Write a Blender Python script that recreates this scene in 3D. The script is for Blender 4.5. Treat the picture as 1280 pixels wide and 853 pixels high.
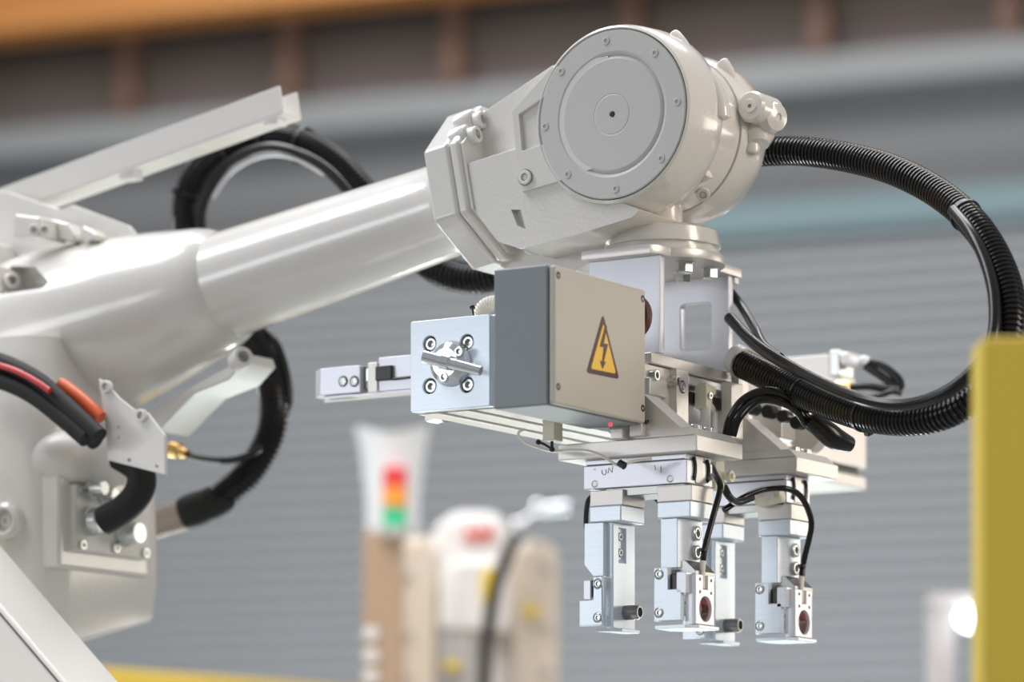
import bpy, bmesh, math, random
from mathutils import Vector, Matrix, Euler

for o in list(bpy.data.objects):
    bpy.data.objects.remove(o)
S = bpy.context.scene
COL = S.collection
R = math.radians
random.seed(3)

# ------------------------------------------------------------------ camera
# World x runs along the robot arm (rightwards, towards the viewer), y runs away to the right, z is up.
sn, cs = math.sin(R(32)), math.cos(R(32))
FPX, DIST, CH, HOR = 4500.0, 3.2, 1.3, 1110.0
CAM = Vector((DIST*sn, -DIST*cs, CH))
cd = bpy.data.cameras.new('camera')
cam = bpy.data.objects.new('camera', cd)
COL.objects.link(cam)
cam.location = CAM
cam.rotation_euler = (R(90), 0, R(32))
cd.sensor_width = 36.0
cd.lens = FPX/1280*36.0
cd.shift_y = (HOR-426.5)/1280
cd.clip_end = 100
cd.dof.use_dof = True
cd.dof.focus_distance = 3.04
cd.dof.aperture_fstop = 3.6
cd.dof.aperture_blades = 0
S.camera = cam

# ------------------------------------------------------------------ world, lights, exposure
w = bpy.data.worlds.new('hall_light')
S.world = w
w.use_nodes = True
bgn = w.node_tree.nodes['Background']
bgn.inputs[0].default_value = (0.88, 0.91, 0.93, 1)
bgn.inputs[1].default_value = 0.32
vs = S.view_settings
vs.view_transform = 'Standard'
vs.look = 'None'
vs.exposure = 0.2
vs.gamma = 1.0
vs.use_curve_mapping = False

def camp(lat, depth, z):
    return Vector((CAM.x + lat*cs - depth*sn, CAM.y + lat*sn + depth*cs, z))

def area(name, loc, target, sx, sy, power, color):
    l = bpy.data.lights.new(name, 'AREA')
    l.shape = 'RECTANGLE'
    l.size, l.size_y = sx, sy
    l.energy = power
    l.color = color
    o = bpy.data.objects.new(name, l)
    COL.objects.link(o)
    o.location = loc
    o.rotation_euler = (Vector(target)-Vector(loc)).to_track_quat('-Z', 'Y').to_euler()
    return o

TGT = (0.0, 0.0, 1.8)
area('roof_light_near', (-1.9, -1.3, 4.7), TGT, 1.2, 2.0, 66, (0.95, 0.96, 1.0))
area('cool_side_fill', (-1.75, -2.9, 1.92), (0.1, 0, 1.65), 1.6, 0.55, 12, (0.92, 0.95, 1.0))  # added cool fill, mirrored by the front metal faces; no real window
area('warm_side_fill', (2.1, 3.1, 2.0), (0.2, 0, 1.65), 1.3, 0.7, 11, (1.0, 0.90, 0.78))  # added warm fill, mirrored by faces towards +x; no real window
area('roof_light_right', (3.4, 0.3, 2.8), TGT, 1.0, 1.6, 48, (1.0, 0.87, 0.73))
area('low_light_back', (-1.7, 1.7, 0.40), (-0.1, 0.1, 1.8), 2.8, 0.25, 48, (0.90, 1.0, 0.97))
area('roof_light_back', (-0.6, 2.6, 4.4), (0.1, 0.0, 1.8), 1.6, 0.4, 11, (0.97, 0.98, 1.0))
area('far_fill_light', camp(-0.4, 4.2, 4.6), camp(-0.3, 5.6, 1.2), 2.6, 1.6, 100, (0.97, 0.97, 1.0))  # added fill so the background robot and tower are bright enough
area('wall_wash_fill', camp(-0.5, 9.0, 0.5), camp(0, 12.0, 1.7), 5.0, 0.8, 68, (0.95, 0.97, 1.0))  # added low wash that brightens the lower shutter; unseen source
area('high_wall_light', camp(-0.5, 9.8, 5.6), camp(0, 12.0, 4.3), 5.0, 0.6, 75, (1.0, 0.97, 0.95))

# ------------------------------------------------------------------ measuring helpers
def dep(u, v): return DIST - sn*u + cs*v
def U(px, v):
    k = (px-640)/FPX
    return (k*(DIST+cs*v)-sn*v)/(cs+k*sn)
def V(px, u):
    k = (px-640)/FPX
    return (k*(DIST-sn*u)-cs*u)/(sn-k*cs)
def Z(py, u, v): return CH + (HOR-py)*dep(u, v)/FPX
def pv(px, py, v):
    u = U(px, v)
    return Vector((u, v, Z(py, u, v)))
def pu(px, py, u):
    v = V(px, u)
    return Vector((u, v, Z(py, u, v)))
def pc(px, py, d):
    return camp((px-640)/FPX*d, d, CH+(HOR-py)/FPX*d)

def pl(pts, v): return [(pv(a, b, v).x, pv(a, b, v).z) for a, b in pts]

# ------------------------------------------------------------------ materials
def mat(name, col, rough=0.4, metal=0.0, bump=0.0, bscale=300, var=0.0, vscale=8, coat=0.0, emit=None, estr=0, aniso=False, alpha=None, trans=0):
    m = bpy.data.materials.new(name)
    m.use_nodes = True
    nt = m.node_tree
    b = nt.nodes['Principled BSDF']
    b.inputs['Base Color'].default_value = (*col, 1)
    b.inputs['Roughness'].default_value = rough
    b.inputs['Metallic'].default_value = metal
    b.inputs['Coat Weight'].default_value = coat
    b.inputs['Coat Roughness'].default_value = 0.12
    b.inputs['Transmission Weight'].default_value = trans
    tc = nt.nodes.new('ShaderNodeTexCoord')
    if var > 0:
        n = nt.nodes.new('ShaderNodeTexNoise')
        n.inputs['Scale'].default_value = vscale
        n.inputs['Detail'].default_value = 5
        if aniso:
            mp = nt.nodes.new('ShaderNodeMapping')
            mp.inputs['Scale'].default_value = (1, 1, 12)
            nt.links.new(tc.outputs['Object'], mp.inputs[0])
            nt.links.new(mp.outputs[0], n.inputs['Vector'])
        else:
            nt.links.new(tc.outputs['Object'], n.inputs['Vector'])
        r = nt.nodes.new('ShaderNodeMix')
        r.data_type = 'RGBA'
        r.inputs[6].default_value = (*[max(0, c*(1-var)) for c in col], 1)
        r.inputs[7].default_value = (*[min(1, c*(1+var)) for c in col], 1)
        nt.links.new(n.outputs[0], r.inputs[0])
        nt.links.new(r.outputs[2], b.inputs['Base Color'])
    if bump > 0:
        n2 = nt.nodes.new('ShaderNodeTexNoise')
        n2.inputs['Scale'].default_value = bscale
        n2.inputs['Detail'].default_value = 3
        nt.links.new(tc.outputs['Object'], n2.inputs['Vector'])
        bp = nt.nodes.new('ShaderNodeBump')
        bp.inputs['Strength'].default_value = bump
        bp.inputs['Distance'].default_value = 0.001
        nt.links.new(n2.outputs[0], bp.inputs['Height'])
        nt.links.new(bp.outputs[0], b.inputs['Normal'])
    if emit:
        b.inputs['Emission Color'].default_value = (*emit, 1)
        b.inputs['Emission Strength'].default_value = estr
    return m

PAINT = mat('white_cast_paint', (0.76, 0.735, 0.695), 0.26, 0, 0.30, 260, 0.03, 12, coat=1.0)
PAINT2 = mat('white_smooth_paint', (0.76, 0.735, 0.70), 0.36, 0, 0.05, 400, 0.02, 10, coat=0.15)
DISC = mat('grey_white_cover_paint', (0.60, 0.60, 0.575), 0.42, 0, 0.08, 500, 0.02, 10)
ALU = mat('anodised_aluminium', (0.74, 0.71, 0.68), 0.36, 0.45, 0.05, 700, 0.04, 60, aniso=True)
ALUW = mat('pale_brushed_aluminium', (0.76, 0.77, 0.84), 0.30, 0.30, 0.05, 700, 0.04, 60, aniso=True)
ZINC = mat('bluish_zinc_plated_steel', (0.78, 0.86, 0.95), 0.28, 0.22, 0.06, 500, 0.06, 40, aniso=True)
STEEL = mat('screw_steel', (0.66, 0.68, 0.66), 0.25, 0.85, 0.0)
DSTEEL = mat('dark_steel', (0.30, 0.30, 0.29), 0.28, 0.9, 0.0)
GREYP = mat('blue_grey_enclosure_paint', (0.25, 0.275, 0.30), 0.42, 0, 0.05, 600, 0.02, 20)
BEIGE = mat('beige_grey_lid_paint', (0.53, 0.50, 0.45), 0.45, 0, 0.05, 600, 0.02, 20)
BLACK = mat('black_plastic', (0.012, 0.012, 0.013), 0.32, 0, 0)
HOSE = mat('black_corrugated_plastic', (0.014, 0.013, 0.014), 0.24, 0, 0, coat=0.15)
CABLE = mat('black_glossy_cable', (0.010, 0.010, 0.010), 0.24, 0, 0, coat=0.15)
MATTE = mat('black_heatshrink', (0.016, 0.016, 0.016), 0.6, 0, 0.2, 200)
for m_ in (HOSE, CABLE, MATTE):
    m_.node_tree.nodes['Principled BSDF'].inputs['Specular IOR Level'].default_value = 0.28
CREAM = mat('cream_plastic', (0.80, 0.76, 0.60), 0.4, 0, 0)
WHITEP = mat('white_plastic', (0.82, 0.82, 0.82), 0.3, 0, 0)
BRASS = mat('brass', (0.60, 0.38, 0.14), 0.25, 0.9, 0)
ORANGE = mat('orange_cable', (0.75, 0.12, 0.03), 0.35, 0, 0)
REDC = mat('red_cable', (0.55, 0.04, 0.04), 0.35, 0, 0)
WARN = mat('warning_yellow', (0.90, 0.55, 0.03), 0.4, 0, 0)
WARNB = mat('warning_border_dark', (0.06, 0.012, 0.02), 0.4, 0, 0)
MAROON = mat('maroon_rubber', (0.10, 0.035, 0.03), 0.5, 0, 0)
GLOWR = mat('red_sensor_glow', (0.9, 0.05, 0.08), 0.4, 0, 0, emit=(1.0, 0.06, 0.12), estr=0.9)
WHITECAB = mat('white_cable_sheath', (0.80, 0.77, 0.70), 0.35, 0, 0)
LENS = mat('clear_lamp_lens', (0.9, 0.95, 1.0), 0.1, 0, 0, emit=(0.92, 0.97, 1.0), estr=5)
CHROME = mat('polished_steel', (0.80, 0.82, 0.84), 0.12, 0.9, 0)
PENCIL = mat('pencil_grey', (0.35, 0.36, 0.38), 0.6, 0, 0)

# ------------------------------------------------------------------ object helpers
W = {}
def finish(me, smooth=True, ang=32):
    for p in me.polygons:
        p.use_smooth = smooth
    if smooth:
        me.set_sharp_from_angle(angle=R(ang))

def obj(name, bm, m, parent=None, bevel=0.0, seg=2, ang=32, smooth=True):
    if isinstance(bm, bpy.types.Mesh):
        me = bm
    else:
        me = bpy.data.meshes.new(name)
        bmesh.ops.recalc_face_normals(bm, faces=bm.faces[:])
        bm.to_mesh(me)
        bm.free()
    xs = [v.co for v in me.vertices]
    c = Vector([(min(v[i] for v in xs)+max(v[i] for v in xs))/2 for i in range(3)])
    me.transform(Matrix.Translation(-c))
    ms = m if isinstance(m, (list, tuple)) else [m]
    if not me.materials:
        for k in ms: me.materials.append(k)
    finish(me, smooth, ang)
    o = bpy.data.objects.new(name, me)
    COL.objects.link(o)
    W[o] = c
    if parent:
        o.parent = parent
        o.location = c - W[parent]
    else:
        o.location = c
    if bevel > 0:
        md = o.modifiers.new('bevel', 'BEVEL')
        md.width = bevel
        md.segments = seg
        md.limit_method = 'ANGLE'
        md.angle_limit = R(35)
        md.harden_normals = True
    return o

def thing(name, label, cat, loc, group=None, kind=None):
    o = bpy.data.objects.new(name, None)
    o.empty_display_size = 0.05
    COL.objects.link(o)
    o.location = loc
    W[o] = Vector(loc)
    o['label'] = label
    o['category'] = cat
    if group: o['group'] = group
    return o

def tag(o, label, cat, group=None, kind=None):
    o['label'] = label
    if cat: o['category'] = cat
    if group: o['group'] = group
    if kind: o['kind'] = kind
    return o

def newbm(): return bmesh.new()

def box(bm, x0, x1, y0, y1, z0, z1):
    v = [bm.verts.new((x, y, z)) for x in (x0, x1) for y in (y0, y1) for z in (z0, z1)]
    for f in ((0,1,3,2), (4,6,7,5), (0,4,5,1), (2,3,7,6), (0,2,6,4), (1,5,7,3)):
        bm.faces.new([v[i] for i in f])
    return bm

def bx(x0, x1, y0, y1, z0, z1): return box(newbm(), x0, x1, y0, y1, z0, z1)

def prism(bm, pts, a0, a1, plane='xz'):
    def mk(p, a):
        if plane == 'xz': return (p[0], a, p[1])
        if plane == 'yz': return (a, p[0], p[1])
        return (p[0], p[1], a)
    A = [bm.verts.new(mk(p, a0)) for p in pts]
    B = [bm.verts.new(mk(p, a1)) for p in pts]
    n = len(pts)
    bm.faces.new(A); bm.faces.new(B[::-1])
    for i in range(n):
        bm.faces.new([A[i], B[i], B[(i+1) % n], A[(i+1) % n]])
    return bm

def frame(origin, zaxis, xhint=None):
    z = Vector(zaxis).normalized()
    x = Vector(xhint) if xhint else (Vector((1, 0, 0)) if abs(z.x) < 0.9 else Vector((0, 1, 0)))
    x = (x - z*x.dot(z)).normalized()
    y = z.cross(x)
    M = Matrix((x, y, z)).transposed().to_4x4()
    M.translation = origin
    return M

def lathe(bm, prof, M, seg=40, a0=0, a1=2*math.pi):
    rings = []
    full = abs(a1-a0-2*math.pi) < 1e-6
    for r, h in prof:
        if r < 1e-7:
            rings.append([bm.verts.new(M @ Vector((0, 0, h)))])
        else:
            n = seg
            rings.append([bm.verts.new(M @ Vector((r*math.cos(a0+(a1-a0)*i/n), r*math.sin(a0+(a1-a0)*i/n), h))) for i in range(n)])
    for A, B in zip(rings, rings[1:]):
        if len(A) == 1 and len(B) == 1: continue
        for i in range(seg):
            j = (i+1) % seg
            if len(A) == 1: bm.faces.new([A[0], B[i], B[j]])
            elif len(B) == 1: bm.faces.new([A[i], A[j], B[0]])
            else: bm.faces.new([A[i], A[j], B[j], B[i]])
    return bm

def cyl(bm, p, axis, r, h, seg=24, cap=0.0):
    M = frame(Vector(p), axis)
    prof = [(0, 0), (r, 0), (r, h-cap), (r-cap, h), (0, h)] if cap else [(0, 0), (r, 0), (r, h), (0, h)]
    return lathe(bm, prof, M, seg)

def spline(pts, n=12):
    P = [Vector(p) for p in pts]
    P = [P[0]*2-P[1]] + P + [P[-1]*2-P[-2]]
    out = []
    for i in range(1, len(P)-2):
        for k in range(n):
            t = k/n
            a, b, c, d = P[i-1], P[i], P[i+1], P[i+2]
            out.append(0.5*((2*b)+(c-a)*t+(2*a-5*b+4*c-d)*t*t+(3*b-a-3*c+d)*t**3))
    out.append(P[-2])
    return out

def resample(pts, step):
    out = [pts[0].copy()]
    acc = 0.0
    for a, b in zip(pts, pts[1:]):
        L = (b-a).length
        if L < 1e-9: continue
        d = step-acc
        while d <= L:
            out.append(a.lerp(b, d/L))
            d += step
        acc = L-(d-step)
    return out

def tube(bm, pts, rad, seg=14, cap=True):
    """rad: number or f(i, n)"""
    n = len(pts)
    t = (pts[1]-pts[0]).normalized()
    nrm = t.orthogonal().normalized()
    rings = []
    for i, p in enumerate(pts):
        t2 = (pts[min(i+1, n-1)]-pts[max(i-1, 0)]).normalized()
        q = t.rotation_difference(t2)
        nrm = q @ nrm
        nrm = (nrm-t2*nrm.dot(t2)).normalized()
        t = t2
        b = t.cross(nrm)
        r = rad(i, n) if callable(rad) else rad
        rings.append([bm.verts.new(p+nrm*r*math.cos(2*math.pi*k/seg)+b*r*math.sin(2*math.pi*k/seg)) for k in range(seg)])
    for A, B in zip(rings, rings[1:]):
        for k in range(seg):
            bm.faces.new([A[k], A[(k+1) % seg], B[(k+1) % seg], B[k]])
    if cap:
        bm.faces.new(rings[0][::-1]); bm.faces.new(rings[-1])
    return bm

def cable(pts, r, n=10, seg=12):
    return tube(newbm(), spline(pts, n), r, seg)

def hose(pts, r, pitch=0.0045, seg=22):
    path = resample(spline(pts, 30), pitch/4)
    pat = (1.0, 1.0, 0.84, 0.84)
    return tube(newbm(), path, lambda i, n: r*pat[i % 4], seg)

def tie(parent, path, i, r, name='cable_tie'):
    """a strap round a path at index i with a small lock block"""
    p = path[i]
    t = (path[min(i+1, len(path)-1)]-path[i-1]).normalized()
    M = frame(p, t)
    bm = newbm()
    lathe(bm, [(r*0.98, -0.0016), (r*1.06, -0.0016), (r*1.06, 0.0016), (r*0.98, 0.0016), (r*0.98, -0.0016)], M, 20)
    side = (M.to_3x3() @ Vector((0, -1, 0)))
    if side.z > 0: side = -side
    q = p+side*r*1.1
    b2 = bmesh.new()
    box(b2, -0.0028, 0.0028, -0.0028, 0.0028, -0.0028, 0.0028)
    bmesh.ops.transform(b2, matrix=frame(q, t, side), verts=b2.verts[:])
    me = bpy.data.meshes.new('t'); b2.to_mesh(me); b2.free(); bm.from_mesh(me)
    return obj(name, bm, BLACK, parent, smooth=True)

def holed(outline, holes, t, M, bev=0.0):
    """flat plate with holes; local xy outline, extruded +-t/2 along local z, placed by M"""
    cu = bpy.data.curves.new('c', 'CURVE')
    cu.dimensions = '2D'
    cu.fill_mode = 'BOTH'
    cu.extrude = t/2-bev
    cu.bevel_depth = bev
    cu.offset = -bev
    cu.bevel_resolution = 1
    for loop in [outline]+holes:
        s = cu.splines.new('POLY')
        s.points.add(len(loop)-1)
        for p, q in zip(s.points, loop):
            p.co = (q[0], q[1], 0, 1)
        s.use_cyclic_u = True
    o = bpy.data.objects.new('c', cu)
    COL.objects.link(o)
    dg = bpy.context.evaluated_depsgraph_get()
    me = bpy.data.meshes.new_from_object(o.evaluated_get(dg))
    bpy.data.objects.remove(o)
    me.transform(M)
    me.materials.clear()
    return me

def circ(x, y, r, n=24, a0=0, a1=360):
    full = a1-a0 >= 360
    k = n if full else n+1
    return [(x+r*math.cos(R(a0+(a1-a0)*i/n)), y+r*math.sin(R(a0+(a1-a0)*i/n))) for i in range(k)]

def rrect(x0, x1, y0, y1, r, n=4):
    return (circ(x1-r, y0+r, r, n, -90, 0)+circ(x1-r, y1-r, r, n, 0, 90)+circ(x0+r, y1-r, r, n, 90, 180)+circ(x0+r, y0+r, r, n, 180, 270))

def F_front(v): return Matrix(((1,0,0,0),(0,0,-1,v),(0,1,0,0),(0,0,0,1)))     # local x=x, y=z, z=-y
def F_side(u): return Matrix(((0,0,1,u),(1,0,0,0),(0,1,0,0),(0,0,0,1)))       # local x=y, y=z, z=x
def F_top(z): return Matrix(((1,0,0,0),(0,1,0,0),(0,0,1,z),(0,0,0,1)))

_screw = {}
def screw(parent, p, axis, r, h=0.8, m=None, kind='cap', name='screw'):
    m = m or STEEL
    key = (kind, m.name, round(h, 2))
    if key not in _screw:
        bm = newbm()
        I = Matrix.Identity(4)
        if kind == 'cap':
            lathe(bm, [(0, -0.2), (1, -0.2), (1, h*0.88), (0.90, h), (0.58, h), (0.52, h*0.9)], I, 24)
            n = 24
            last = [v for v in bm.verts][-24:]
            hexr = lathe(bm, [(0.50, h*0.9), (0.50, h*0.3), (0, h*0.3)], I, 6)
        elif kind == 'hex':
            lathe(bm, [(0, 0), (1.25, 0), (1.25, 0.12), (0, 0.12)], I, 24)
            lathe(bm, [(1, 0.12), (1, h*0.9), (0.88, h), (0, h)], I, 6)
        else:       # countersunk
            lathe(bm, [(1.0, -0.1), (1.0, 0.02), (0.93, 0.04), (0.52, 0.04), (0.45, -0.02)], I, 24)
            lathe(bm, [(0.46, 0.02), (0.44, -0.4), (0, -0.4)], I, 6)
        me = bpy.data.meshes.new('screw')
        bmesh.ops.recalc_face_normals(bm, faces=bm.faces[:])
        bm.to_mesh(me); bm.free()
        me.materials.append(m)
        finish(me)
        _screw[key] = me
    o = bpy.data.objects.new(name, _screw[key])
    COL.objects.link(o)
    o.parent = parent
    p = Vector(p)
    W[o] = p
    o.location = p-W[parent]
    o.rotation_euler = frame(p, axis).to_euler()
    o.scale = (r, r, r)
    return o

NB, NA = (0, -1, 0), (1, 0, 0)        # outward directions of the two faces seen

def cut(o, bm):
    # carve a recess: boolean difference with a throwaway cutter given in world space
    me = bpy.data.meshes.new('cutter')
    bmesh.ops.recalc_face_normals(bm, faces=bm.faces[:])
    bmesh.ops.translate(bm, vec=-W[o], verts=bm.verts[:])
    bm.to_mesh(me); bm.free()
    c = bpy.data.objects.new('cutter', me)
    COL.objects.link(c)
    t = bpy.data.objects.new('target', o.data)
    COL.objects.link(t)
    md = t.modifiers.new('b', 'BOOLEAN')
    md.operation = 'DIFFERENCE'; md.solver = 'EXACT'; md.use_self = True; md.object = c
    dg = bpy.context.evaluated_depsgraph_get()
    me2 = bpy.data.meshes.new_from_object(t.evaluated_get(dg))
    finish(me2)
    o.data = me2
    bpy.data.objects.remove(t); bpy.data.objects.remove(c)

# ================================================================== SETTING
def slab(name, pts, th, m, bevel=0):
    pass

WD, WT = Vector((0.926*cs + 0.378*sn, 0.926*sn - 0.378*cs, 0)).normalized(), None
WN = Vector((WD.y, -WD.x, 0))          # towards the viewer
if WN.dot(CAM-camp(0, 12, 0)) < 0: WN = -WN
WO = camp(0, 12.0, 0)
def wallbox(bm, t0, t1, n0, n1, z0, z1):
    b = newbm(); box(b, t0, t1, n0, n1, z0, z1)
    M = Matrix((WD, WN, Vector((0, 0, 1)))).transposed().to_4x4(); M.translation = WO
    bmesh.ops.transform(b, matrix=M, verts=b.verts[:])
    me = bpy.data.meshes.new('t'); b.to_mesh(me); b.free(); bm.from_mesh(me)
    bpy.data.meshes.remove(me)
    return bm
WM = Matrix((WD, WN, Vector((0, 0, 1)))).transposed().to_4x4(); WM.translation = WO
def zw(py, px=0):
    t = -1.957 if px == 0 else 1.742
    return CH+(HOR-py)*(12-0.378*t)/FPX

M_FLOOR = mat('grey_floor_paint', (0.34, 0.35, 0.36), 0.35, 0, 0.1, 40, 0.1, 2)
M_SHUT = mat('grey_shutter_steel', (0.43, 0.445, 0.46), 0.5, 0.0, 0, 1, 0.03, 3)
M_PLAST = mat('dark_grey_lintel_steel', (0.18, 0.185, 0.192), 0.6, 0, 0, 1, 0.06, 1.5)
M_BAND = mat('pale_grey_lintel_steel', (0.27, 0.285, 0.29), 0.6, 0, 0, 1, 0.06, 2)
M_TEAL = mat('teal_painted_strip', (0.20, 0.29, 0.31), 0.5, 0, 0, 1, 0.05, 2)
M_BROWN = mat('brown_wall_boarding', (0.135, 0.11, 0.092), 0.7, 0, 0, 1, 0.35, 2.2)
M_MAUVE = mat('mauve_brown_boarding', (0.145, 0.118, 0.115), 0.7, 0, 0, 1, 0.3, 2.2)
M_DARKB = mat('dark_brown_boarding', (0.07, 0.055, 0.048), 0.7, 0, 0, 1, 0.2, 2.2)
M_RUST = mat('rust_red_steel', (0.15, 0.082, 0.055), 0.6, 0, 0, 1, 0.2, 4)
M_CRANE = mat('orange_crane_paint', (0.55, 0.23, 0.06), 0.45, 0, 0, 1, 0.08, 2)

fl = bx(-14, 9, -9, 15, -0.1, 0.0)
f = obj('floor', fl, M_FLOOR); tag(f, 'grey painted workshop floor', None, kind='structure')
wb = newbm(); wallbox(wb, -6, 6, -0.35, -0.12, 0, 5.4)
wl = obj('wall_back', wb, M_PLAST); tag(wl, 'dark grey rear wall of the hall', None, kind='structure')
def wallpiece(name, m, t0, t1, n0, n1, z0, z1, label=None, bevel=0, parent=wl):
    o = obj(name, wallbox(newbm(), t0, t1, n0, n1, z0, z1), m, parent, bevel)
    if label: o['label'] = label
    return o
wallpiece('lintel', M_BAND, -6, 6, -0.12, 0.02, zw(200), zw(163), 'pale grey steel lintel under the boarding')
wallpiece('door_strip', M_TEAL, -6, 6, -0.12, 0.0, zw(270, 1), zw(226, 1), 'teal painted strip above the shutter')
# boarding bays between rust posts
zb0, zb1 = zw(163), zw(60)
tpx = lambda px: ((px-640)*12/FPX)/(0.926+0.378*(px-640)/FPX)
posts = [-40, 160, 363, 568, 790, 1025, 1262, 1500]
for a, b in zip(posts, posts[1:]):
    t0, t1 = tpx(a)+0.03, tpx(b)-0.03
    h = zb1-zb0
    wallpiece('board', M_DARKB, t0, t1, -0.12, -0.06, zb0+h*0.72, zb1, 'dark brown board')
    wallpiece('board', M_BROWN, t0, t1, -0.12, -0.05, zb0+h*0.34, zb0+h*0.715, 'brown board')
    wallpiece('board', M_MAUVE, t0, t1, -0.12, -0.055, zb0+0.001, zb0+h*0.335, 'mauve brown board')
for a in posts:
    wallpiece('post', M_RUST, tpx(a)-0.03, tpx(a)+0.035, -0.12, 0.03, zb0, zb1, 'rust red steel post')
ob = newbm()
zc0 = zw(63)
wallbox(ob, -6, 6, 0.05, 0.25, zc0, zc0+0.06)
wallbox(ob, -6, 6, 0.12, 0.16, zc0+0.05, zc0+0.62)
wallbox(ob, -6, 6, 0.05, 0.25, zc0+0.60, zc0+0.66)
crane = obj('crane_beam', ob, M_CRANE)
tag(crane, 'long orange steel crane beam across the top of the far wall', 'beam')
# shutter slats
prof = [(0.004, 0.0), (0.020, 0.005), (0.026, 0.014), (0.022, 0.024), (0.010, 0.032), (-0.012, 0.034), (-0.014, 0.0543), (-0.024, 0.0543), (-0.024, 0.0)]
bm = newbm(); prism(bm, [(-p[0], p[1]) for p in prof], -6, 6, 'yz')
bmesh.ops.transform(bm, matrix=Matrix(((1,0,0,0),(0,1,0,0),(0,0,1,0),(0,0,0,1))), verts=bm.verts[:])
sme = bpy.data.meshes.new('slat'); bmesh.ops.recalc_face_normals(bm, faces=bm.faces[:]); bm.to_mesh(sme); bm.free()
sme.materials.append(M_SHUT); finish(sme, True, 50)
sh = bpy.data.objects.new('door_1', None); COL.objects.link(sh)
sh.location = WO+WN*(-0.06); W[sh] = sh.location.copy()
sh.rotation_euler = Matrix((WD, -WN, Vector((0, 0, 1)))).transposed().to_euler()
sh['label'] = 'wide grey roller shutter of horizontal slats behind the robots'; sh['kind'] = 'structure'
zs = zw(270, 1)-0.002
for i in range(int(zs/0.0543)):
    o = bpy.data.objects.new('slat', sme); COL.objects.link(o); o.parent = sh
    o.location = (0, 0, zs-0.0543*(i+1))

# ================================================================== ROBOT ARM
arm = thing('robot_arm', 'large glossy white industrial robot arm reaching across from the left edge', 'robot', (-0.55, 0.0, 0.0))
TA = R(10.5)
AX = Vector((math.cos(TA), 0, math.sin(TA)))
CX = Vector((-math.sin(TA), 0, math.cos(TA)))
A0 = Vector((-0.0340, -0.005, 1.9140))         # axis point at left face of wrist housing
MA = Matrix((AX, Vector((0, 1, 0)), CX)).transposed().to_4x4(); MA.translation = A0   # local x=axis, y=b, z=c
MAXL = frame(A0, AX)                              # lathe frame, z along the axis

# forearm tube
bm = newbm()
lathe(bm, [(0, -0.36), (0.056, -0.36), (0.0535, -0.335), (0.0505, -0.31), (0.049, -0.27), (0.0425, -0.05), (0.0422, -0.03), (0.0445, -0.012), (0.052, 0.004), (0, 0.004)], MAXL, 72)
obj('forearm_tube', bm, PAINT, arm)

# elbow housing: flared barrel plus faceted block
bm = newbm()
lathe(bm, [(0.0, -0.275), (0.048, -0.277), (0.0535, -0.283), (0.0585, -0.295), (0.0625, -0.315), (0.069, -0.345), (0.0735, -0.372), (0.0740, -0.374), (0.0775, -0.40), (0.083, -0.43), (0.088, -0.475), (0.090, -0.53), (0, -0.53)], MAXL, 80)
el = obj('elbow_barrel', bm, PAINT, arm)
bm = newbm()
oc = lambda b0, b1, c0, c1, k: [(b0+k, c0), (b1-k, c0), (b1, c0+k), (b1, c1-k), (b1-k, c1), (b0+k, c1), (b0, c1-k), (b0, c0+k)]
prism(bm, oc(-0.100, 0.10, -0.115, 0.103, 0.035), -0.80, -0.510, 'yz')
bmesh.ops.transform(bm, matrix=MA, verts=bm.verts[:])
eb = obj('elbow_block', bm, PAINT, arm, 0.008, 3)
# ribs and screw pockets on the elbow block
bm = newbm()
box(bm, -0.545, -0.528, -0.112, -0.02, -0.10, -0.010)
box(bm, -0.54, -0.47, -0.104, 0.02, -0.083, -0.068)
bmesh.ops.transform(bm, matrix=MA, verts=bm.verts[:])
obj('rib', bm, PAINT, arm, 0.004, 3)
pk = pv(14, 353, -0.105)
cbm = newbm()
P_ = [(4, 331), (40, 333), (62, 350), (66, 354), (60, 362), (12, 370), (2, 366)]
prism(cbm, pl(P_, -0.075), -0.125, -0.050)
cut(eb, cbm)
cbm = newbm()
prism(cbm, pl(P_, -0.075), -0.125, -0.050)
cut(el, cbm)
pkt = obj('screw_pocket', prism(newbm(), pl([(-2, 334), (6, 334), (10, 368), (-2, 368)], -0.075), -0.085, -0.048), PAINT, arm, 0.002, 3)
screw(pkt, pv(11, 352, -0.072), (0.9, -0.45, 0), 0.0075, 1.3, PAINT2)
tp = pv(46, 282, -0.06)
bm = newbm(); prism(bm, pl([(28, 300), (30, 270), (62, 274), (64, 300)], -0.06), -0.075, -0.035)
tcap = obj('top_lug', bm, PAINT, arm, 0.003, 3)
screw(tcap, pv(43, 288, -0.0755), (0.5, -0.8, 0), 0.005, 0.8, PAINT2)
screw(tcap, pv(56, 288, -0.0755), (0.5, -0.8, 0), 0.005, 0.8, PAINT2)
for P_ in ([(62, 300), (66, 274), (88, 280), (98, 296), (96, 302)], [(100, 300), (106, 282), (126, 294), (124, 302)]):
    obj('top_rib', prism(newbm(), pl(P_, -0.045), -0.05, -0.03), PAINT, arm, 0.004, 3)

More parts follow.
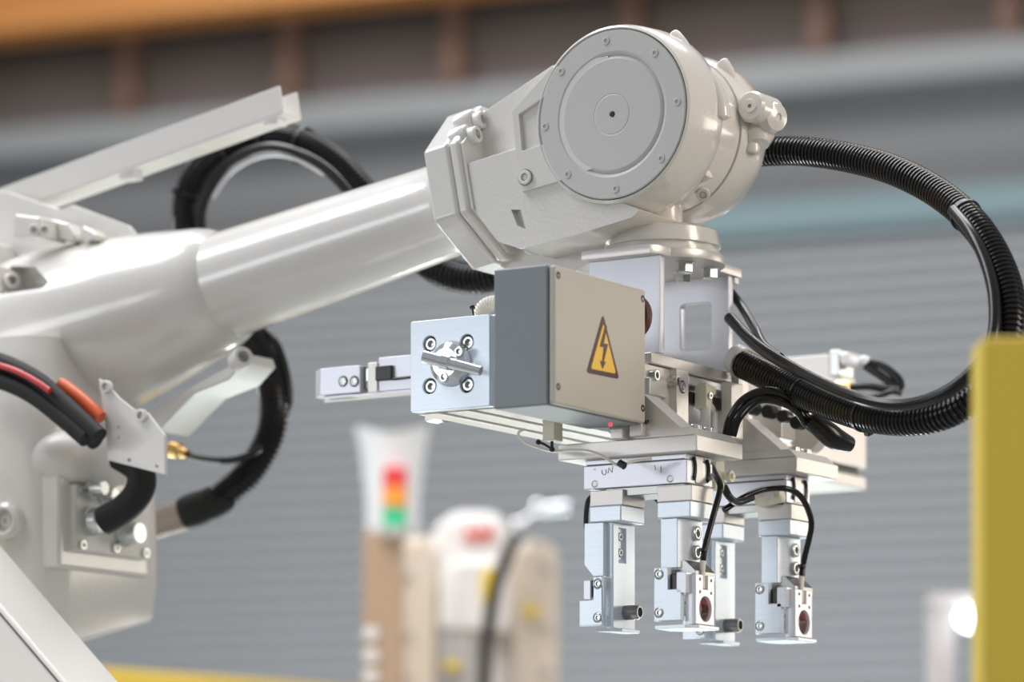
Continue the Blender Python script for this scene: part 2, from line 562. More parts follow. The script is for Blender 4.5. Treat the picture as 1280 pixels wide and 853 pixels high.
# lower housing with connector panel
LU = -0.42
v0, v1 = V(62, LU), V(200, LU)
zt, zb = Z(520, LU, v0), Z(775, LU, v1)
lh_c = Vector(((LU-0.13), (v0+v1)/2, 0))
bm = newbm()
hw, hd = 0.13, (v1-v0)/2
def ring(z, s, dz=0):
    pts = circ(hw*s-0.03, -hd*s+0.03, 0.03, 6, -90, 0)+circ(hw*s-0.008, hd*s-0.008, 0.008, 4, 0, 90)+circ(-hw*s+0.03, hd*s-0.03, 0.03, 6, 90, 180)+circ(-hw*s+0.03, -hd*s+0.03, 0.03, 6, 180, 270)
    return [(lh_c.x+p[0], lh_c.y+p[1], z+dz*(p[1]-hd)+0.04*dz*(p[0]-hw)) for p in pts]
levels = [(zt+0.08, 0.80, 0), (zt+0.03, 0.90, 0), (zt-0.01, 0.99, 0), (zb+0.028, 1.0, 0.10), (zb+0.020, 0.985, 0.16), (zb+0.004, 0.98, 0.24), (zb, 0.955, 0.25)]
rr = [[bm.verts.new(p) for p in ring(*l)] for l in levels]
for A, B in zip(rr, rr[1:]):
    n = len(A)
    for i in range(n): bm.faces.new([A[i], A[(i+1) % n], B[(i+1) % n], B[i]])
bm.faces.new(rr[0]); bm.faces.new(rr[-1][::-1])
lh = obj('lower_housing', bm, PAINT, arm, 0, ang=30)
sp = pv(10, 652, v0-0.002)
bm = newbm(); lathe(bm, [(0, 0.001), (0.010, 0.001), (0.0105, 0.007), (0.013, 0.008), (0.017, 0.006), (0.019, -0.02)], frame(sp, NB), 32)
bs = obj('round_boss', bm, PAINT, arm); screw(bs, sp+Vector((0, -0.001, 0)), NB, 0.0055, 0.5, PAINT2)
# connector panel (faces +x)
va, vb = V(92, LU+0.012), V(186, LU+0.012)
za, zz = Z(690, LU, va), Z(606, LU, va)
bm = bx(LU-0.05, LU+0.006, va-0.014, vb+0.008, za-0.016, zz+0.010)
obj('panel_frame', bm, PAINT, arm, 0.004, 3)
bm = bx(LU, LU+0.014, va, vb, za, zz)
cpn = obj('connector_panel', bm, PAINT2, arm, 0.002)
for a, b in ((0.08, 0.10), (0.92, 0.10), (0.08, 0.90), (0.92, 0.90), (0.52, 0.12)):
    screw(cpn, (LU+0.014, va+(vb-va)*a, za+(zz-za)*b), NA, 0.0045, 0.7)
def conn(px, py, r, h, m, name='round_connector'):
    p = pu(px, py, LU+0.014)
    b = newbm(); lathe(b, [(0, 0), (r, 0), (r, h*0.85), (r*0.88, h), (0, h)], frame(p, NA), 28)
    lathe(b, [(r*1.15, 0), (r*1.15, h*0.25), (r*0.9, h*0.3)], frame(p, NA), 28)
    return obj(name, b, m, cpn)
conn(152, 668, 0.0105, 0.022, STEEL)
conn(112, 652, 0.012, 0.016, STEEL)
conn(110, 612, 0.007, 0.020, STEEL)
conn(128, 620, 0.007, 0.016, STEEL)
# connector hood bulge above the panel
q = pu(118, 592, LU+0.01)
bm = newbm(); bmesh.ops.create_uvsphere(bm, u_segments=24, v_segments=14, radius=1)
bmesh.ops.transform(bm, matrix=Matrix.Translation((LU-0.005, q.y, q.z+0.012)) @ Matrix.Diagonal((0.034, 0.060, 0.030, 1)), verts=bm.verts[:])
obj('panel_hood', bm, PAINT2, arm)

# lower link and foot (reach down out of the picture to the floor)
LB = -0.30
pa, pb = pv(-179, 546, LB), pv(85, 855, LB)
d = (pb-pa); d.y = 0; d.normalize()
n = Vector((d.z, 0, -d.x));
if n.z > 0: n = -n
e0, e1 = pa-d*0.25, pb+d*0.55
bm = newbm()
sec = [(0.0, 0.0), (0.0, -0.030), (0.032, -0.065), (0.16, -0.065), (0.18, -0.04), (0.18, 0.04), (0.16, 0.065), (0.014, 0.065), (0.0, 0.045)]
A = [bm.verts.new(e0+n*p[0]+Vector((0, p[1]+0.03, 0))) for p in sec[1:]]
B = [bm.verts.new(e1+n*p[0]+Vector((0, p[1]+0.03, 0))) for p in sec[1:]]
bm.faces.new(A); bm.faces.new(B[::-1])
for i in range(len(A)): bm.faces.new([A[i], B[i], B[(i+1) % len(A)], A[(i+1) % len(A)]])
obj('lower_link', bm, PAINT2, arm, 0.004, 3)
gb = newbm()
for s_ in (0.004,):
    tube(gb, [e0+n*s_+Vector((0, 0.0-0.004, 0)), e1+n*s_+Vector((0, -0.004, 0))], 0.0012, 6)
obj('link_seam', gb, DSTEEL, arm)
bm = newbm()
fx, fy = e1.x-0.05, LB+0.05
lathe(bm, [(0, 0), (0.30, 0), (0.30, 0.05), (0.22, 0.08), (0.20, 0.55), (0.17, max(0.7, e1.z+0.05)), (0, max(0.7, e1.z+0.05))], frame((fx, fy, 0), (0, 0, 1)), 48)
obj('foot', bm, PAINT2, arm)

# wrist housing ----------------------------------------------------
wo = [(-0.080, -0.034), (-0.028, -0.069), (0.040, -0.069), (0.078, -0.034), (0.078, 0.032), (0.045, 0.072), (-0.030, 0.072), (-0.080, 0.030)]
bm = newbm()
prism(bm, wo, 0.0, 0.0262, 'yz')
bmesh.ops.transform(bm, matrix=MA, verts=bm.verts[:])
obj('wrist_collar', bm, PAINT, arm, 0.0035, 4)
bm = newbm()
prism(bm, [(p[0]*0.995, p[1]*0.995) for p in wo], 0.0268, 0.037, 'yz')
bmesh.ops.transform(bm, matrix=MA, verts=bm.verts[:])
obj('wrist_collar', bm, PAINT, arm, 0.0035, 4)
bm = newbm(); prism(bm, [(p[0]*0.95, p[1]*0.92) for p in wo], 0.010, 0.040, 'yz')
bmesh.ops.transform(bm, matrix=MA, verts=bm.verts[:])
VF = -0.081
# lower front block, recessed upper web, boss near the round cover, rear underside web
prism(bm, pl([(578, 206), (650, 184), (700, 170), (740, 240), (800, 262), (790, 272), (720, 294), (650, 311), (622, 302), (596, 268)], VF+0.002), VF+0.002, 0.03)
prism(bm, pl([(600, 143), (690, 82), (760, 60), (820, 200), (720, 300), (610, 300)], -0.048), -0.048, 0.045)
prism(bm, pl([(640, 138), (690, 84), (760, 70), (770, 200), (700, 226), (652, 240), (646, 205)], -0.083), -0.083, 0.02)
prism(bm, pl([(612, 200), (720, 180), (800, 200), (815, 290), (735, 330), (705, 346), (640, 344), (612, 322)], -0.02), -0.02, 0.055)
wh = obj('wrist_housing', bm, PAINT, arm, 0.0035, 4)
cbm = newbm(); prism(cbm, pl([(646, 142), (690, 112), (688, 176), (650, 188)], -0.086), -0.0875, -0.079)
prism(cbm, pl([(638, 262), (650, 262), (656, 286), (646, 282)], -0.08), -0.085, -0.072)
cut(wh, cbm)
# pocket lips + screws
bm = newbm()
LP = [MA @ Vector((0.037, -0.060, 0.036)), MA @ Vector((0.037, -0.047, 0.052))]
for q_ in LP:
    lathe(bm, [(0, -0.014), (0.0118, -0.014), (0.0118, 0.0005), (0.010, 0.002), (0, 0.002)], frame(q_, AX), 24)
lug = obj('bolt_lug', bm, PAINT, arm, ang=50)
for q_ in LP:
    screw(lug, q_+AX*0.0022, AX, 0.0076, 1.05, PAINT2)
screw(wh, pv(662, 306, -0.04), (0.6, -0.7, -0.3), 0.0072, 1.2, PAINT2)
screw(wh, pv(680, 310, -0.03), (0.6, -0.7, -0.3), 0.0072, 1.2, PAINT2)
screw(wh, pv(657, 222, -0.084), NB, 0.0062, 0.35, PAINT2)
bm = newbm(); lathe(bm, [(0.0066, 0.0002), (0.0070, 0.001), (0.0066, -0.004)], frame(pv(657, 222, -0.083), NB), 28)
obj('screw_gap_shade', bm, DSTEEL, arm)  # dark ring stands in for the shade in the gap round the screw

# round wrist joint (axis along y)
DC = pv(765, 143, -0.083)
def Fy(v): return frame((DC.x, v, DC.z), (0, -1, 0), (1, 0, 0))
bm = newbm()
RD = 0.0722
lathe(bm, [(RD-0.001, 0.078), (RD+0.0003, 0.0825), (RD+0.0010, 0.0835), (RD+0.0030, 0.0820), (RD+0.0050, 0.075), (0.0785, 0.062), (0.0798, 0.046), (0.0790, 0.032), (0.0770, 0.0285), (0.0670, 0.0275), (0.0, 0.0275)], Fy(0), 120)
fh = obj('wrist_front_drum', bm, PAINT, arm)
bm = newbm()
lathe(bm, [(0, 0.078), (RD-0.0012, 0.078), (RD-0.0006, 0.0825), (RD-0.0014, 0.0836), (0.0535, 0.0836), (0.0515, 0.0828), (0.0500, 0.0812), (0.0485, 0.0826), (0.0470, 0.0832), (0.0180, 0.0832), (0.0172, 0.0828), (0.0164, 0.0832), (0.003, 0.0832), (0.0025, 0.0822), (0.0025, 0.079), (0, 0.079)], Fy(0), 120)
cv = obj('round_cover', bm, DISC, arm, ang=20)
cv['label'] = 'flat round grey-white cover held by nine screws'
for a in (92, 48, 8, -38, -82, -120, 197, 146):
    pass
for px, py in ((757, 51), (818, 66), (846, 127), (826, 198), (769, 236), (709, 218), (681, 158), (701, 89)):
    p = pv(px, py, -0.0842)
    screw(cv, p, NB, 0.0034, 0.5, DISC, 'flat')
bm = newbm(); cyl(bm, (DC.x, -0.0826, DC.z), NB, 0.0022, 0.0008, 16)
obj('centre_hole', bm, BLACK, arm)
bm = newbm()
lathe(bm, [(0, 0.03), (0.0672, 0.03), (0.0680, -0.018), (0.064, -0.0185), (0.064, -0.0197), (0.0690, -0.0202), (0.0715, -0.030), (0.0735, -0.045), (0.072, -0.060), (0.066, -0.069), (0.05, -0.072), (0, -0.072)], Fy(0), 110)
rh = obj('wrist_rear_drum', bm, PAINT, arm)
def ramp(a0, a1, rad, v, w, h, name='rim_lobe'):
    # cast ramp running round the drum rim: grows from a0 towards a1 and ends abruptly
    pts, n = [], 8
    for i in range(n+1):
        t = i/n
        a = R(a0+(a1-a0)*t)
        r = rad-w*0.75+h*t
        pts.append(Vector((DC.x+r*math.cos(a), v, DC.z+r*math.sin(a))))
    o = obj(name, tube(newbm(), pts, lambda i, m: w*(0.45+0.55*min(1, i/(m-2))), 16), PAINT, arm, 0.002, 3)
    return o
ramp(40, -3, 0.0795, -0.034, 0.0085, 0.005)
ramp(48, 66, 0.0795, -0.036, 0.0070, 0.004)
ramp(38, 56, 0.0745, 0.034, 0.0068, 0.004)
ramp(10, -16, 0.0745, 0.036, 0.0075, 0.004)
ramp(-50, -38, 0.0700, -0.014, 0.0075, 0.004)
# boss pair to the right of the rear drum
bp = pv(941, 134, 0.02)
bm = newbm()
lathe(bm, [(0, 0.002), (0.0018, 0.002), (0.0018, 0.006), (0.0055, 0.0062), (0.0062, 0.0052), (0.0115, 0.005), (0.0135, 0.002), (0.014, -0.03), (0, -0.03)], frame(bp, NB), 32)
b2 = pv(968, 146, 0.035)
lathe(bm, [(0, 0.002), (0.003, 0.002), (0.0035, 0.0035), (0.006, 0.003), (0.0115, 0.0015), (0.014, -0.003), (0.0145, -0.012), (0.016, -0.03), (0.018, -0.07), (0, -0.07)], frame(b2+Vector((0.0, 0.003, 0)), (0.86, -0.30, -0.1)), 32)
lathe(bm, [(0, 0.01), (0.009, 0.008), (0.014, 0), (0.012, -0.02), (0, -0.045)], frame(pv(948, 172, 0.04), (0.3, -0.4, -1)), 24)
obj('sensor_boss', bm, PAINT, arm)
screw(rh, pv(879, 243, 0.0), (0.3, -0.8, -0.5), 0.006, 0.4, PAINT2)
# tilt neck, post and tool flange
bm = newbm()
FC = Vector((0.154, 0.0, 0))
box(bm, 0.125, 0.183, -0.024, 0.030, 1.893, 1.95)
obj('tilt_neck', bm, PAINT, arm, 0.012, 4)
bm = newbm()
zf = 1.8455
lathe(bm, [(0, 1.90), (0.0172, 1.90), (0.0172, 1.874), (0.0185, 1.8715), (0.034, 1.8705), (0.044, 1.869), (0.0485, 1.866), (0.0505, 1.855), (0.0505, 1.8535), (0.047, 1.853), (0.047, 1.850), (0.050, 1.8495), (0.050, zf), (0, zf)], frame((FC.x, 0, 0), (0, 0, 1)), 72)
obj('tool_flange', bm, PAINT, arm)

# ================================================================== MOUNTING BRACKET
br = thing('mounting_bracket', 'pale aluminium box bracket bolted under the robot wrist flange', 'bracket', (0.147, 0.0, 1.7755))
UR, UL = 0.182, 0.1125
z_t0, z_t1 = 1.8375, 1.8455
outl = [(UL-0.001, -0.066), (UR-0.003, -0.066), (UR+0.002, -0.060), (UR+0.004, -0.043)]
for i in range(13):
    a = R(-50+100*i/12)
    outl.append((FC.x+0.054*math.cos(a), 0.054*math.sin(a)))
outl += [(UR+0.004, 0.045), (UR+0.004, 0.084), (UL-0.001, 0.084)]
me = holed(outl, [], z_t1-z_t0, F_top((z_t0+z_t1)/2), 0.0006)
obj('top_plate', me, ALU, br)
zbot = 1.755
me = holed([(UL, zbot), (UR, zbot), (UR, z_t0), (UL, z_t0)], [rrect(0.128, 0.158, 1.77, 1.812, 0.004)], 0.009, F_front(-0.0505), 0.0004)
obj('side_plate', me, ALUW, br)
wu0, wu1 = U(850, 0.067), U(889, 0.067)
wz0, wz1 = Z(440, wu0, 0.067), Z(381, wu0, 0.067)
me = holed([(UL, zbot), (UR, zbot), (UR, z_t0), (UL, z_t0)], [rrect(wu0, wu1, wz0, wz1, 0.004)], 0.009, F_front(0.0715), 0.0004)
obj('side_plate', me, ALUW, br)
for px, py, v in ((857, 340, -0.012), (888, 342, 0.026), (854, 355, 0.028), (800, 330, -0.02)):
    u = min(U(px, v), 0.192)
    screw(br, (u, v, z_t0), (0, 0, -1), 0.0068, 1.4, STEEL, 'hex', 'hex_bolt')
obj('back_bar', bx(UL, UR+0.002, 0.076, 0.083, z_t0-0.006, z_t0), ALU, br, 0.0008)

# ================================================================== TOOL BEAM (square extrusion along y)
bu0, bu1, bz0, bz1 = 0.026, 0.103, 1.697, 1.7755
bv0, bv1 = -0.190, V(1083, bu1+0.012)
beam = thing('tool_beam', 'long square aluminium profile running back under the bracket, slots along its underside', 'beam', ((bu0+bu1)/2, 0, bz0))
def slotprof(u0, u1, z0, z1):
    w, dp, lip = 0.0042, 0.009, 0.0
    L = []
    # bottom edge, two slots
    for c in (u0+0.024, u0+0.054):
        L += [(c-w, z0), (c-w, z0+dp), (c+w, z0+dp), (c+w, z0)]
    pts = [(u0, z0)]+L+[(u1, z0)]
    for c in (z0+0.024, z0+0.056):
        pts += [(u1, c-w), (u1-dp, c-w), (u1-dp, c+w), (u1, c+w)]
    pts += [(u1, z1), (u0, z1)]
    return pts
obj('profile', prism(newbm(), slotprof(bu0, bu1, bz0, bz1), bv0, 0.30, 'xz'), ALU, beam, 0.0012)
# rear end: wider white slotted beam
ru1 = bu1+0.012
rp = []
rz0, rz1 = 1.6910, 1.776
rs0, rs1 = rz0+0.0125, rz0+0.0200
obj('rear_profile', prism(newbm(), [(bu0, rz0), (ru1, rz0), (ru1, rs0), (ru1-0.012, rs0), (ru1-0.012, rs1), (ru1, rs1), (ru1, rz1-0.004), (ru1-0.004, rz1), (bu0, rz1)], 0.20, bv1, 'xz'), ALU, beam, 0.0012)
obj('slot_shade_strip', bx(ru1-0.012, ru1-0.008, 0.21, bv1-0.001, rs0, rs1), BLACK, beam)  # black strip put in as the slot's shade, not a real cover

# ------------------------------------------------------------------ square end plate with toggle
sq = thing('square_end_plate', 'bluish square steel plate with four recessed screws, round hub and crossways handle', 'plate', (0.064, -0.2, 1.697))
s0, s1 = pv(513, 508, -0.205), pv(612, 402, -0.205)
zq0, zq1 = 1.6975, 1.7735
hc = []
for px, py in ((537, 430), (583.5, 428), (537, 483), (583.5, 481)):
    p = pv(px, py, -0.205); hc.append(p)
me = holed(rrect(s0.x, s1.x, zq0, zq1, 0.002), [circ(p.x, p.z, 0.0066, 24) for p in hc], 0.010, F_front(-0.200), 0.0006)
obj('plate', me, ZINC, sq)
obj('backing_block', bx(s0.x+0.0015, s1.x+0.0005, -0.1945, -0.178, zq0+0.002, zq1-0.002), DSTEEL, sq, 0.001)
for p in hc:
    screw(sq, (p.x, -0.1995, p.z), NB, 0.0052, 0.8, STEEL)
hcn = pv(564, 455, -0.206)
bm = newbm(); lathe(bm, [(0.0, 0.010), (0.012, 0.010), (0.017, 0.006), (0.019, 0.0), (0, 0)], frame(hcn, NB), 32)
hub = obj('hub', bm, CHROME, sq)
ha, hb = pv(530, 446, -0.232), pv(601, 464, -0.222)
bm = newbm(); tube(bm, [ha, ha.lerp(hb, 0.3), ha.lerp(hb, 0.31), ha.lerp(hb, 0.45), ha.lerp(hb, 0.46), hb], lambda i, n: (0.0052, 0.0052, 0.0062, 0.0062, 0.0045, 0.0040)[i], 18)
obj('handle_bar', bm, CHROME, sq)
bm = newbm(); cyl(bm, hcn, NB, 0.006, 0.022, 18); obj('spindle', bm, STEEL, sq)
screw(sq, pv(556, 472, -0.2145), NB, 0.0042, 0.6)
screw(sq, pv(575, 440, -0.2145), NB, 0.0042, 0.6)

wp = [pv(598, 404, -0.12), pv(600, 392, -0.12), pv(608, 382, -0.12), pv(622, 379, -0.12), pv(640, 384, -0.12)]
q = obj('spiral_conduit', tube(newbm(), resample(spline(wp, 20), 0.0012), lambda i, n: 0.0068 if i % 2 else 0.0060, 14), WHITECAB)
tag(q, 'short white ribbed conduit rising behind the square steel plate', 'conduit')
q = obj('cable_tie', tube(newbm(), [pv(590, 383, -0.14), pv(591, 386, -0.14), pv(591, 387, -0.14), pv(592, 398, -0.14)], lambda i, n: (0.0024, 0.0024, 0.0009, 0.0009)[i], 10), BLACK)
tag(q, 'small black tie head standing up left of the white conduit', 'cable tie')

# ------------------------------------------------------------------ long finger with clevis at left
lf = thing('side_finger', 'slim grey metal finger with two screws pointing left behind the square plate', 'gripper finger', tuple(pv(460, 500, -0.06)))
VL = -0.07
def fb(px0, px1, py0, py1, v, th):       # box whose front face sits on plane y=v between picture columns
    a, b = U(px0, v), U(px1, v)
    return (a, b, v, v+th, Z(py1, a, v), Z(py0, a, v))
a, b = U(400, VL), U(450, VL)
zt_, zb_ = Z(461, a, VL), Z(495, a, VL)
tip = obj('tip_block', prism(newbm(), [(a, VL), (b, VL), (b, VL+0.026), (a-0.0120, VL+0.026), (a-0.0120, VL+0.010)], zb_, zt_, 'xy'), ALUW, lf, 0.0008)
for px in (429, 443):
    p = pv(px, 477, VL)
    screw(tip, p+Vector((0, -0.0002, 0)), NB, 0.0036, 0.25, STEEL)
    bm = newbm(); lathe(bm, [(0.0038, 0.0004), (0.0050, 0.0004), (0.0050, 0)], frame(p, NB), 24); obj('screw_gap_shade', bm, BLACK, lf)  # black ring stands in for counterbore shadow
c0, c1 = U(451, VL+0.004), U(458, VL+0.004)
obj('neck', bx(b, U(475, VL), VL+0.006, VL+0.022, zb_+0.004, zt_-0.001), DSTEEL, lf)
bm = bx(U(456, VL), U(463, VL), VL+0.001, VL+0.006, zb_+0.009, zt_-0.004); obj('clip', bm, STEEL, lf, 0.001)
obj('collar_block', bx(U(461, VL), U(473, VL), VL-0.002, VL+0.024, zb_-0.001, Z(454, U(461, VL), VL)), ALU, lf, 0.0008)
obj('shaft_block', bx(U(473, VL), U(540, VL), VL, VL+0.024, zb_-0.001, zt_+0.005), ALUW, lf, 0.0008)
obj('sensor', bx(U(472, VL), U(492, VL), VL-0.004, VL, Z(482, a, VL)-0.001, Z(467, a, VL)+0.001), BLACK, lf, 0.0008)
p0 = pv(490, 474, VL-0.002); obj('sensor_cable', tube(newbm(), [p0, p0+Vector((0.004, 0, 0)), p0+Vector((0.030, 0, 0.0005))], 0.0012, 8), BLACK, lf)
bm = newbm()
for i in range(12):
    x = a+0.006+i*0.0023
    box(bm, x, x+0.0012, VL+0.003, VL+0.012, zb_-0.003, zb_)
obj('serration', bm, DSTEEL, lf)
obj('pad', prism(newbm(), [(a-0.011, VL+0.022), (a+0.004, VL+0.002), (U(540, VL), VL+0.002), (U(540, VL), VL+0.022)], zb_-0.003, zb_-0.001, 'xy'), ALUW, lf)
# second serrated tip under the beam
p = pv(541, 523, -0.10)
sf = thing('lower_serrated_tip', 'small serrated finger tip peeping out below the square plate', 'gripper finger', tuple(p))
obj('pad', prism(newbm(), [(p.x-0.002, p.z+0.010), (p.x+0.06, p.z+0.016), (p.x+0.06, p.z-0.001), (p.x+0.012, p.z-0.001), (p.x-0.002, p.z-0.004)], -0.11, -0.09), ALU, sf, 0.0005)
bm = newbm()
for i in range(11):
    x = p.x+0.016+i*0.0022
    box(bm, x, x+0.0011, -0.11, -0.10, p.z-0.005, p.z-0.001)
obj('serration', bm, DSTEEL, sf)

# ================================================================== JUNCTION BOX
JU = 0.205
jv0, jv1 = V(693, JU), V(808, JU)
jz0, jz1 = Z(506, JU, jv0), Z(329, JU, jv0)
ju0, ju1 = U(617, jv0), JU-0.0025
jb = thing('junction_box', 'blue-grey electrical box with a beige lid and yellow high voltage sign', 'electrical box', ((ju0+ju1)/2, (jv0+jv1)/2, jz0))
obj('housing', bx(ju0, ju1-0.004, jv0, jv1, jz0, jz1), GREYP, jb, 0.0018, 3)
lid = obj('lid', bx(ju1-0.0035, ju1+0.0025, jv0+0.001, jv1-0.001, jz0+0.001, jz1-0.001), BEIGE, jb, 0.0022, 3)
for v, z in ((jv0+0.006, jz1-0.009), (jv0+0.006, jz0+0.015), (jv1-0.006, jz1-0.009), (jv1-0.006, jz0+0.013)):
    screw(lid, (ju1+0.0026, v, z), NA, 0.0030, 0.6, BLACK, 'flat')
# warning sign: rounded triangle, border, yellow field, bolt
us = ju1+0.0026
cA, cB, cC = pu(753.5, 393, us), pu(733, 466, us), pu(773.5, 474, us)
def tri(k, r, off):
    P = [Vector((q.y, q.z)) for q in (cA, cB, cC)]
    g = (P[0]+P[1]+P[2])/3
    out = []
    Q = [g+(p-g)*k for p in P]
    for i, p in enumerate(Q):
        a_, b_ = (Q[i-1]-p).normalized(), (Q[(i+1) % 3]-p).normalized()
        for t in range(5):
            s_ = t/4
            out.append(p+(a_*(1-s_)**2+b_*s_**2)*r)
    return [(q.x, q.y) for q in out]
sg = obj('warning_sign', holed(tri(1.0, 0.004, 0), [], 0.0006, F_side(us+0.0002)), WARNB, jb)
sg['label'] = 'triangular yellow high voltage sign with a black border and bolt'
obj('yellow_field', holed(tri(0.78, 0.003, 0), [], 0.0003, F_side(us+0.0006)), WARN, sg)
bo = [(755.5, 407), (748.5, 433.5), (753.5, 434.5), (751.5, 452), (748.8, 451), (752, 461.5), (756.2, 452.5), (753.6, 452.5), (758.8, 430.5), (753.6, 429.8), (757.6, 409)]
obj('lightning_bolt', holed([(pu(a, b, us).y, pu(a, b, us).z) for a, b in bo], [], 0.0003, F_side(us+0.0009)), WARNB, sg)
bm = newbm(); lathe(bm, [(0, 0), (0.0185, 0), (0.020, 0.002), (0.020, 0.006), (0.0185, 0.008), (0, 0.008)], frame((U(785, jv1), jv1, Z(394, JU, jv1)), (0, 1, 0)), 48)
mr = obj('round_gland', bm, MAROON, jb)
obj('cable', cable([pu(806, 526, us-0.004)+Vector((0, 0, 0)), pu(808, 529, us-0.002), pu(811, 524, us-0.004), pu(812, 515, us-0.008)], 0.0011), BLACK, jb)

# under-box details: sensor plate, clamp, white leads
ub = thing('cable_clamp', 'cream plastic clamp with a black strap hanging below the grey box', 'clamp', tuple(pv(694, 548, -0.13)))
p = pv(690, 543, -0.13)
obj('clamp_body', bx(p.x-0.006, p.x+0.006, -0.136, -0.122, p.z-0.006, p.z+0.012), CREAM, ub, 0.001)
bm = newbm(); tube(bm, [pv(674, 553, -0.135), pv(681, 556, -0.135), pv(689, 561, -0.135)], 0.0011, 8)
for q in ((673, 553), (690, 562)):
    c_ = pv(*q, -0.135); bmesh.ops.create_uvsphere(bm, u_segments=12, v_segments=8, radius=0.0024, matrix=Matrix.Translation(c_))
tube(bm, [pv(690, 552, -0.135), pv(690, 562, -0.135)], 0.0014, 8)
obj('strap', bm, BLACK, ub)
wl1 = obj('sensor_lead', tube(newbm(), spline([pv(655, 537, -0.11), pv(648, 542, -0.12), pv(654, 552, -0.125), pv(668, 558, -0.13), pv(690, 564, -0.132), pv(715, 563, -0.134), pv(735, 564, -0.134), pv(752, 570, -0.135), pv(770, 581, -0.137), pv(778, 582, -0.137), pv(792, 577, -0.13), pv(815, 573, -0.125)], 10), 0.0012, 8), WHITECAB)
tag(wl1, 'thin white sensor lead looping under the box to the front gripper', 'cable')
tr = obj('lead_bundle_strap', tube(newbm(), [pv(774, 579, -0.137), pv(781, 583, -0.137)], 0.0032, 10), BLACK)
tag(tr, 'black strap holding white leads above the pencil marks', 'cable tie')
rl = obj('red_indicator', tube(newbm(), [pu(763, 533, JU-0.008), pu(763, 529, JU-0.008)], 0.0016, 10), GLOWR)
tag(rl, 'tiny glowing red indicator lamp under the beige lid', 'lamp')

# ================================================================== ADAPTER BLOCK on the beam side (carries gripper units)
ad = thing('adapter_plate', 'beige slotted aluminium plate with three cap screws right of the beige lid', 'plate', (0.15, 0, 1.70))
zA1 = 1.7505
obj('upper_rail', bx(bu1, 0.192, V(812, 0.19), 0.075, zA1-0.0095, zA1), ALU, ad, 0.001)
va2 = V(846, 0.196)
obj('screw_block', bx(0.15, 0.196, V(846, 0.196), V(861, 0.196), zA1-0.065, zA1-0.0095), ALU, ad, 0.0008)
obj('left_block', bx(0.15, 0.189, V(806, 0.189), V(846, 0.189), zA1-0.045, zA1-0.010), ALU, ad, 0.0008)
obj('left_foot', prism(newbm(), [(0.15, zA1-0.022), (0.194, zA1-0.022), (0.194, zA1-0.036), (0.188, zA1-0.040), (0.15, zA1-0.040)], V(812, 0.194), V(834, 0.194)), ALU, ad, 0.0008)
obj('recess_back', bx(0.12, 0.176, V(858, 0.18), 0.07, zA1-0.08, zA1-0.0095), ALUW, ad)
obj('slot', bx(0.176, 0.181, V(861, 0.18), V(905, 0.18), zA1-0.0320, zA1-0.0225), BLACK, ad)
obj('upper_strip', bx(0.176, 0.186, V(861, 0.186), V(905, 0.186), zA1-0.0175, zA1-0.0100), ALUW, ad, 0.001)
obj('end_stop', bx(0.195, 0.205, V(914, 0.205), V(929, 0.205), 1.690, Z(477, 0.205, V(914, 0.205))), ALU, ad, 0.0008)
obj('end_stop', bx(0.14, 0.196, V(923, 0.196), V(936, 0.196), 1.70, zA1-0.001), ALU, ad, 0.0008)
screw(ad, pu(812, 470, 0.189), NA, 0.0048, 1.6)
screw(ad, pu(836, 477, 0.189), NA, 0.0048, 2.0, STEEL)
screw(ad, pu(853, 484, 0.1955), NA, 0.0042, 0.3)
bm = newbm(); lathe(bm, [(0.0044, 0.0003), (0.0056, 0.0003), (0.0056, 0)], frame(pu(853, 484, 0.196), NA), 24); obj('screw_gap_shade', bm, BLACK, ad)  # black ring painted as the shadow round the sunk screw
cl = thing('cream_clamp', 'cream plastic clamp with one screw gripping the black slot', 'clamp', tuple(pu(882, 500, 0.186)))
vq0, vq1 = V(878, 0.19), V(890, 0.19)
zq = zA1-0.0265
obj('jaw', prism(newbm(), [(vq0, zq+0.012), (vq0+0.018, zq+0.008), (vq0+0.018, zq+0.003), (vq0+0.011, zq+0.001), (vq0+0.011, zq-0.005), (vq0+0.017, zq-0.008), (vq0+0.017, zq-0.0125), (vq0, zq-0.010)], 0.182, 0.194, 'yz'), CREAM, cl, 0.001)
screw(cl, pu(886, 495, 0.194), NA, 0.003, 0.8)
vp = thing('suction_pin', 'short clear plastic post rising from the front gripper unit', 'post', tuple(pu(882, 535, 0.19)))
obj('pin', cyl(newbm(), pu(882, 536, 0.19), (0, 0, 1), 0.0045, 0.026, 20), WHITEP, vp)

# ================================================================== GRIPPER UNITS
def boxf(u0, u1, v0, v1, z0, z1, name, m, parent, bev=0.0006): return obj(name, bx(u0, u1, v0, v1, z0, z1), m, parent, bev)

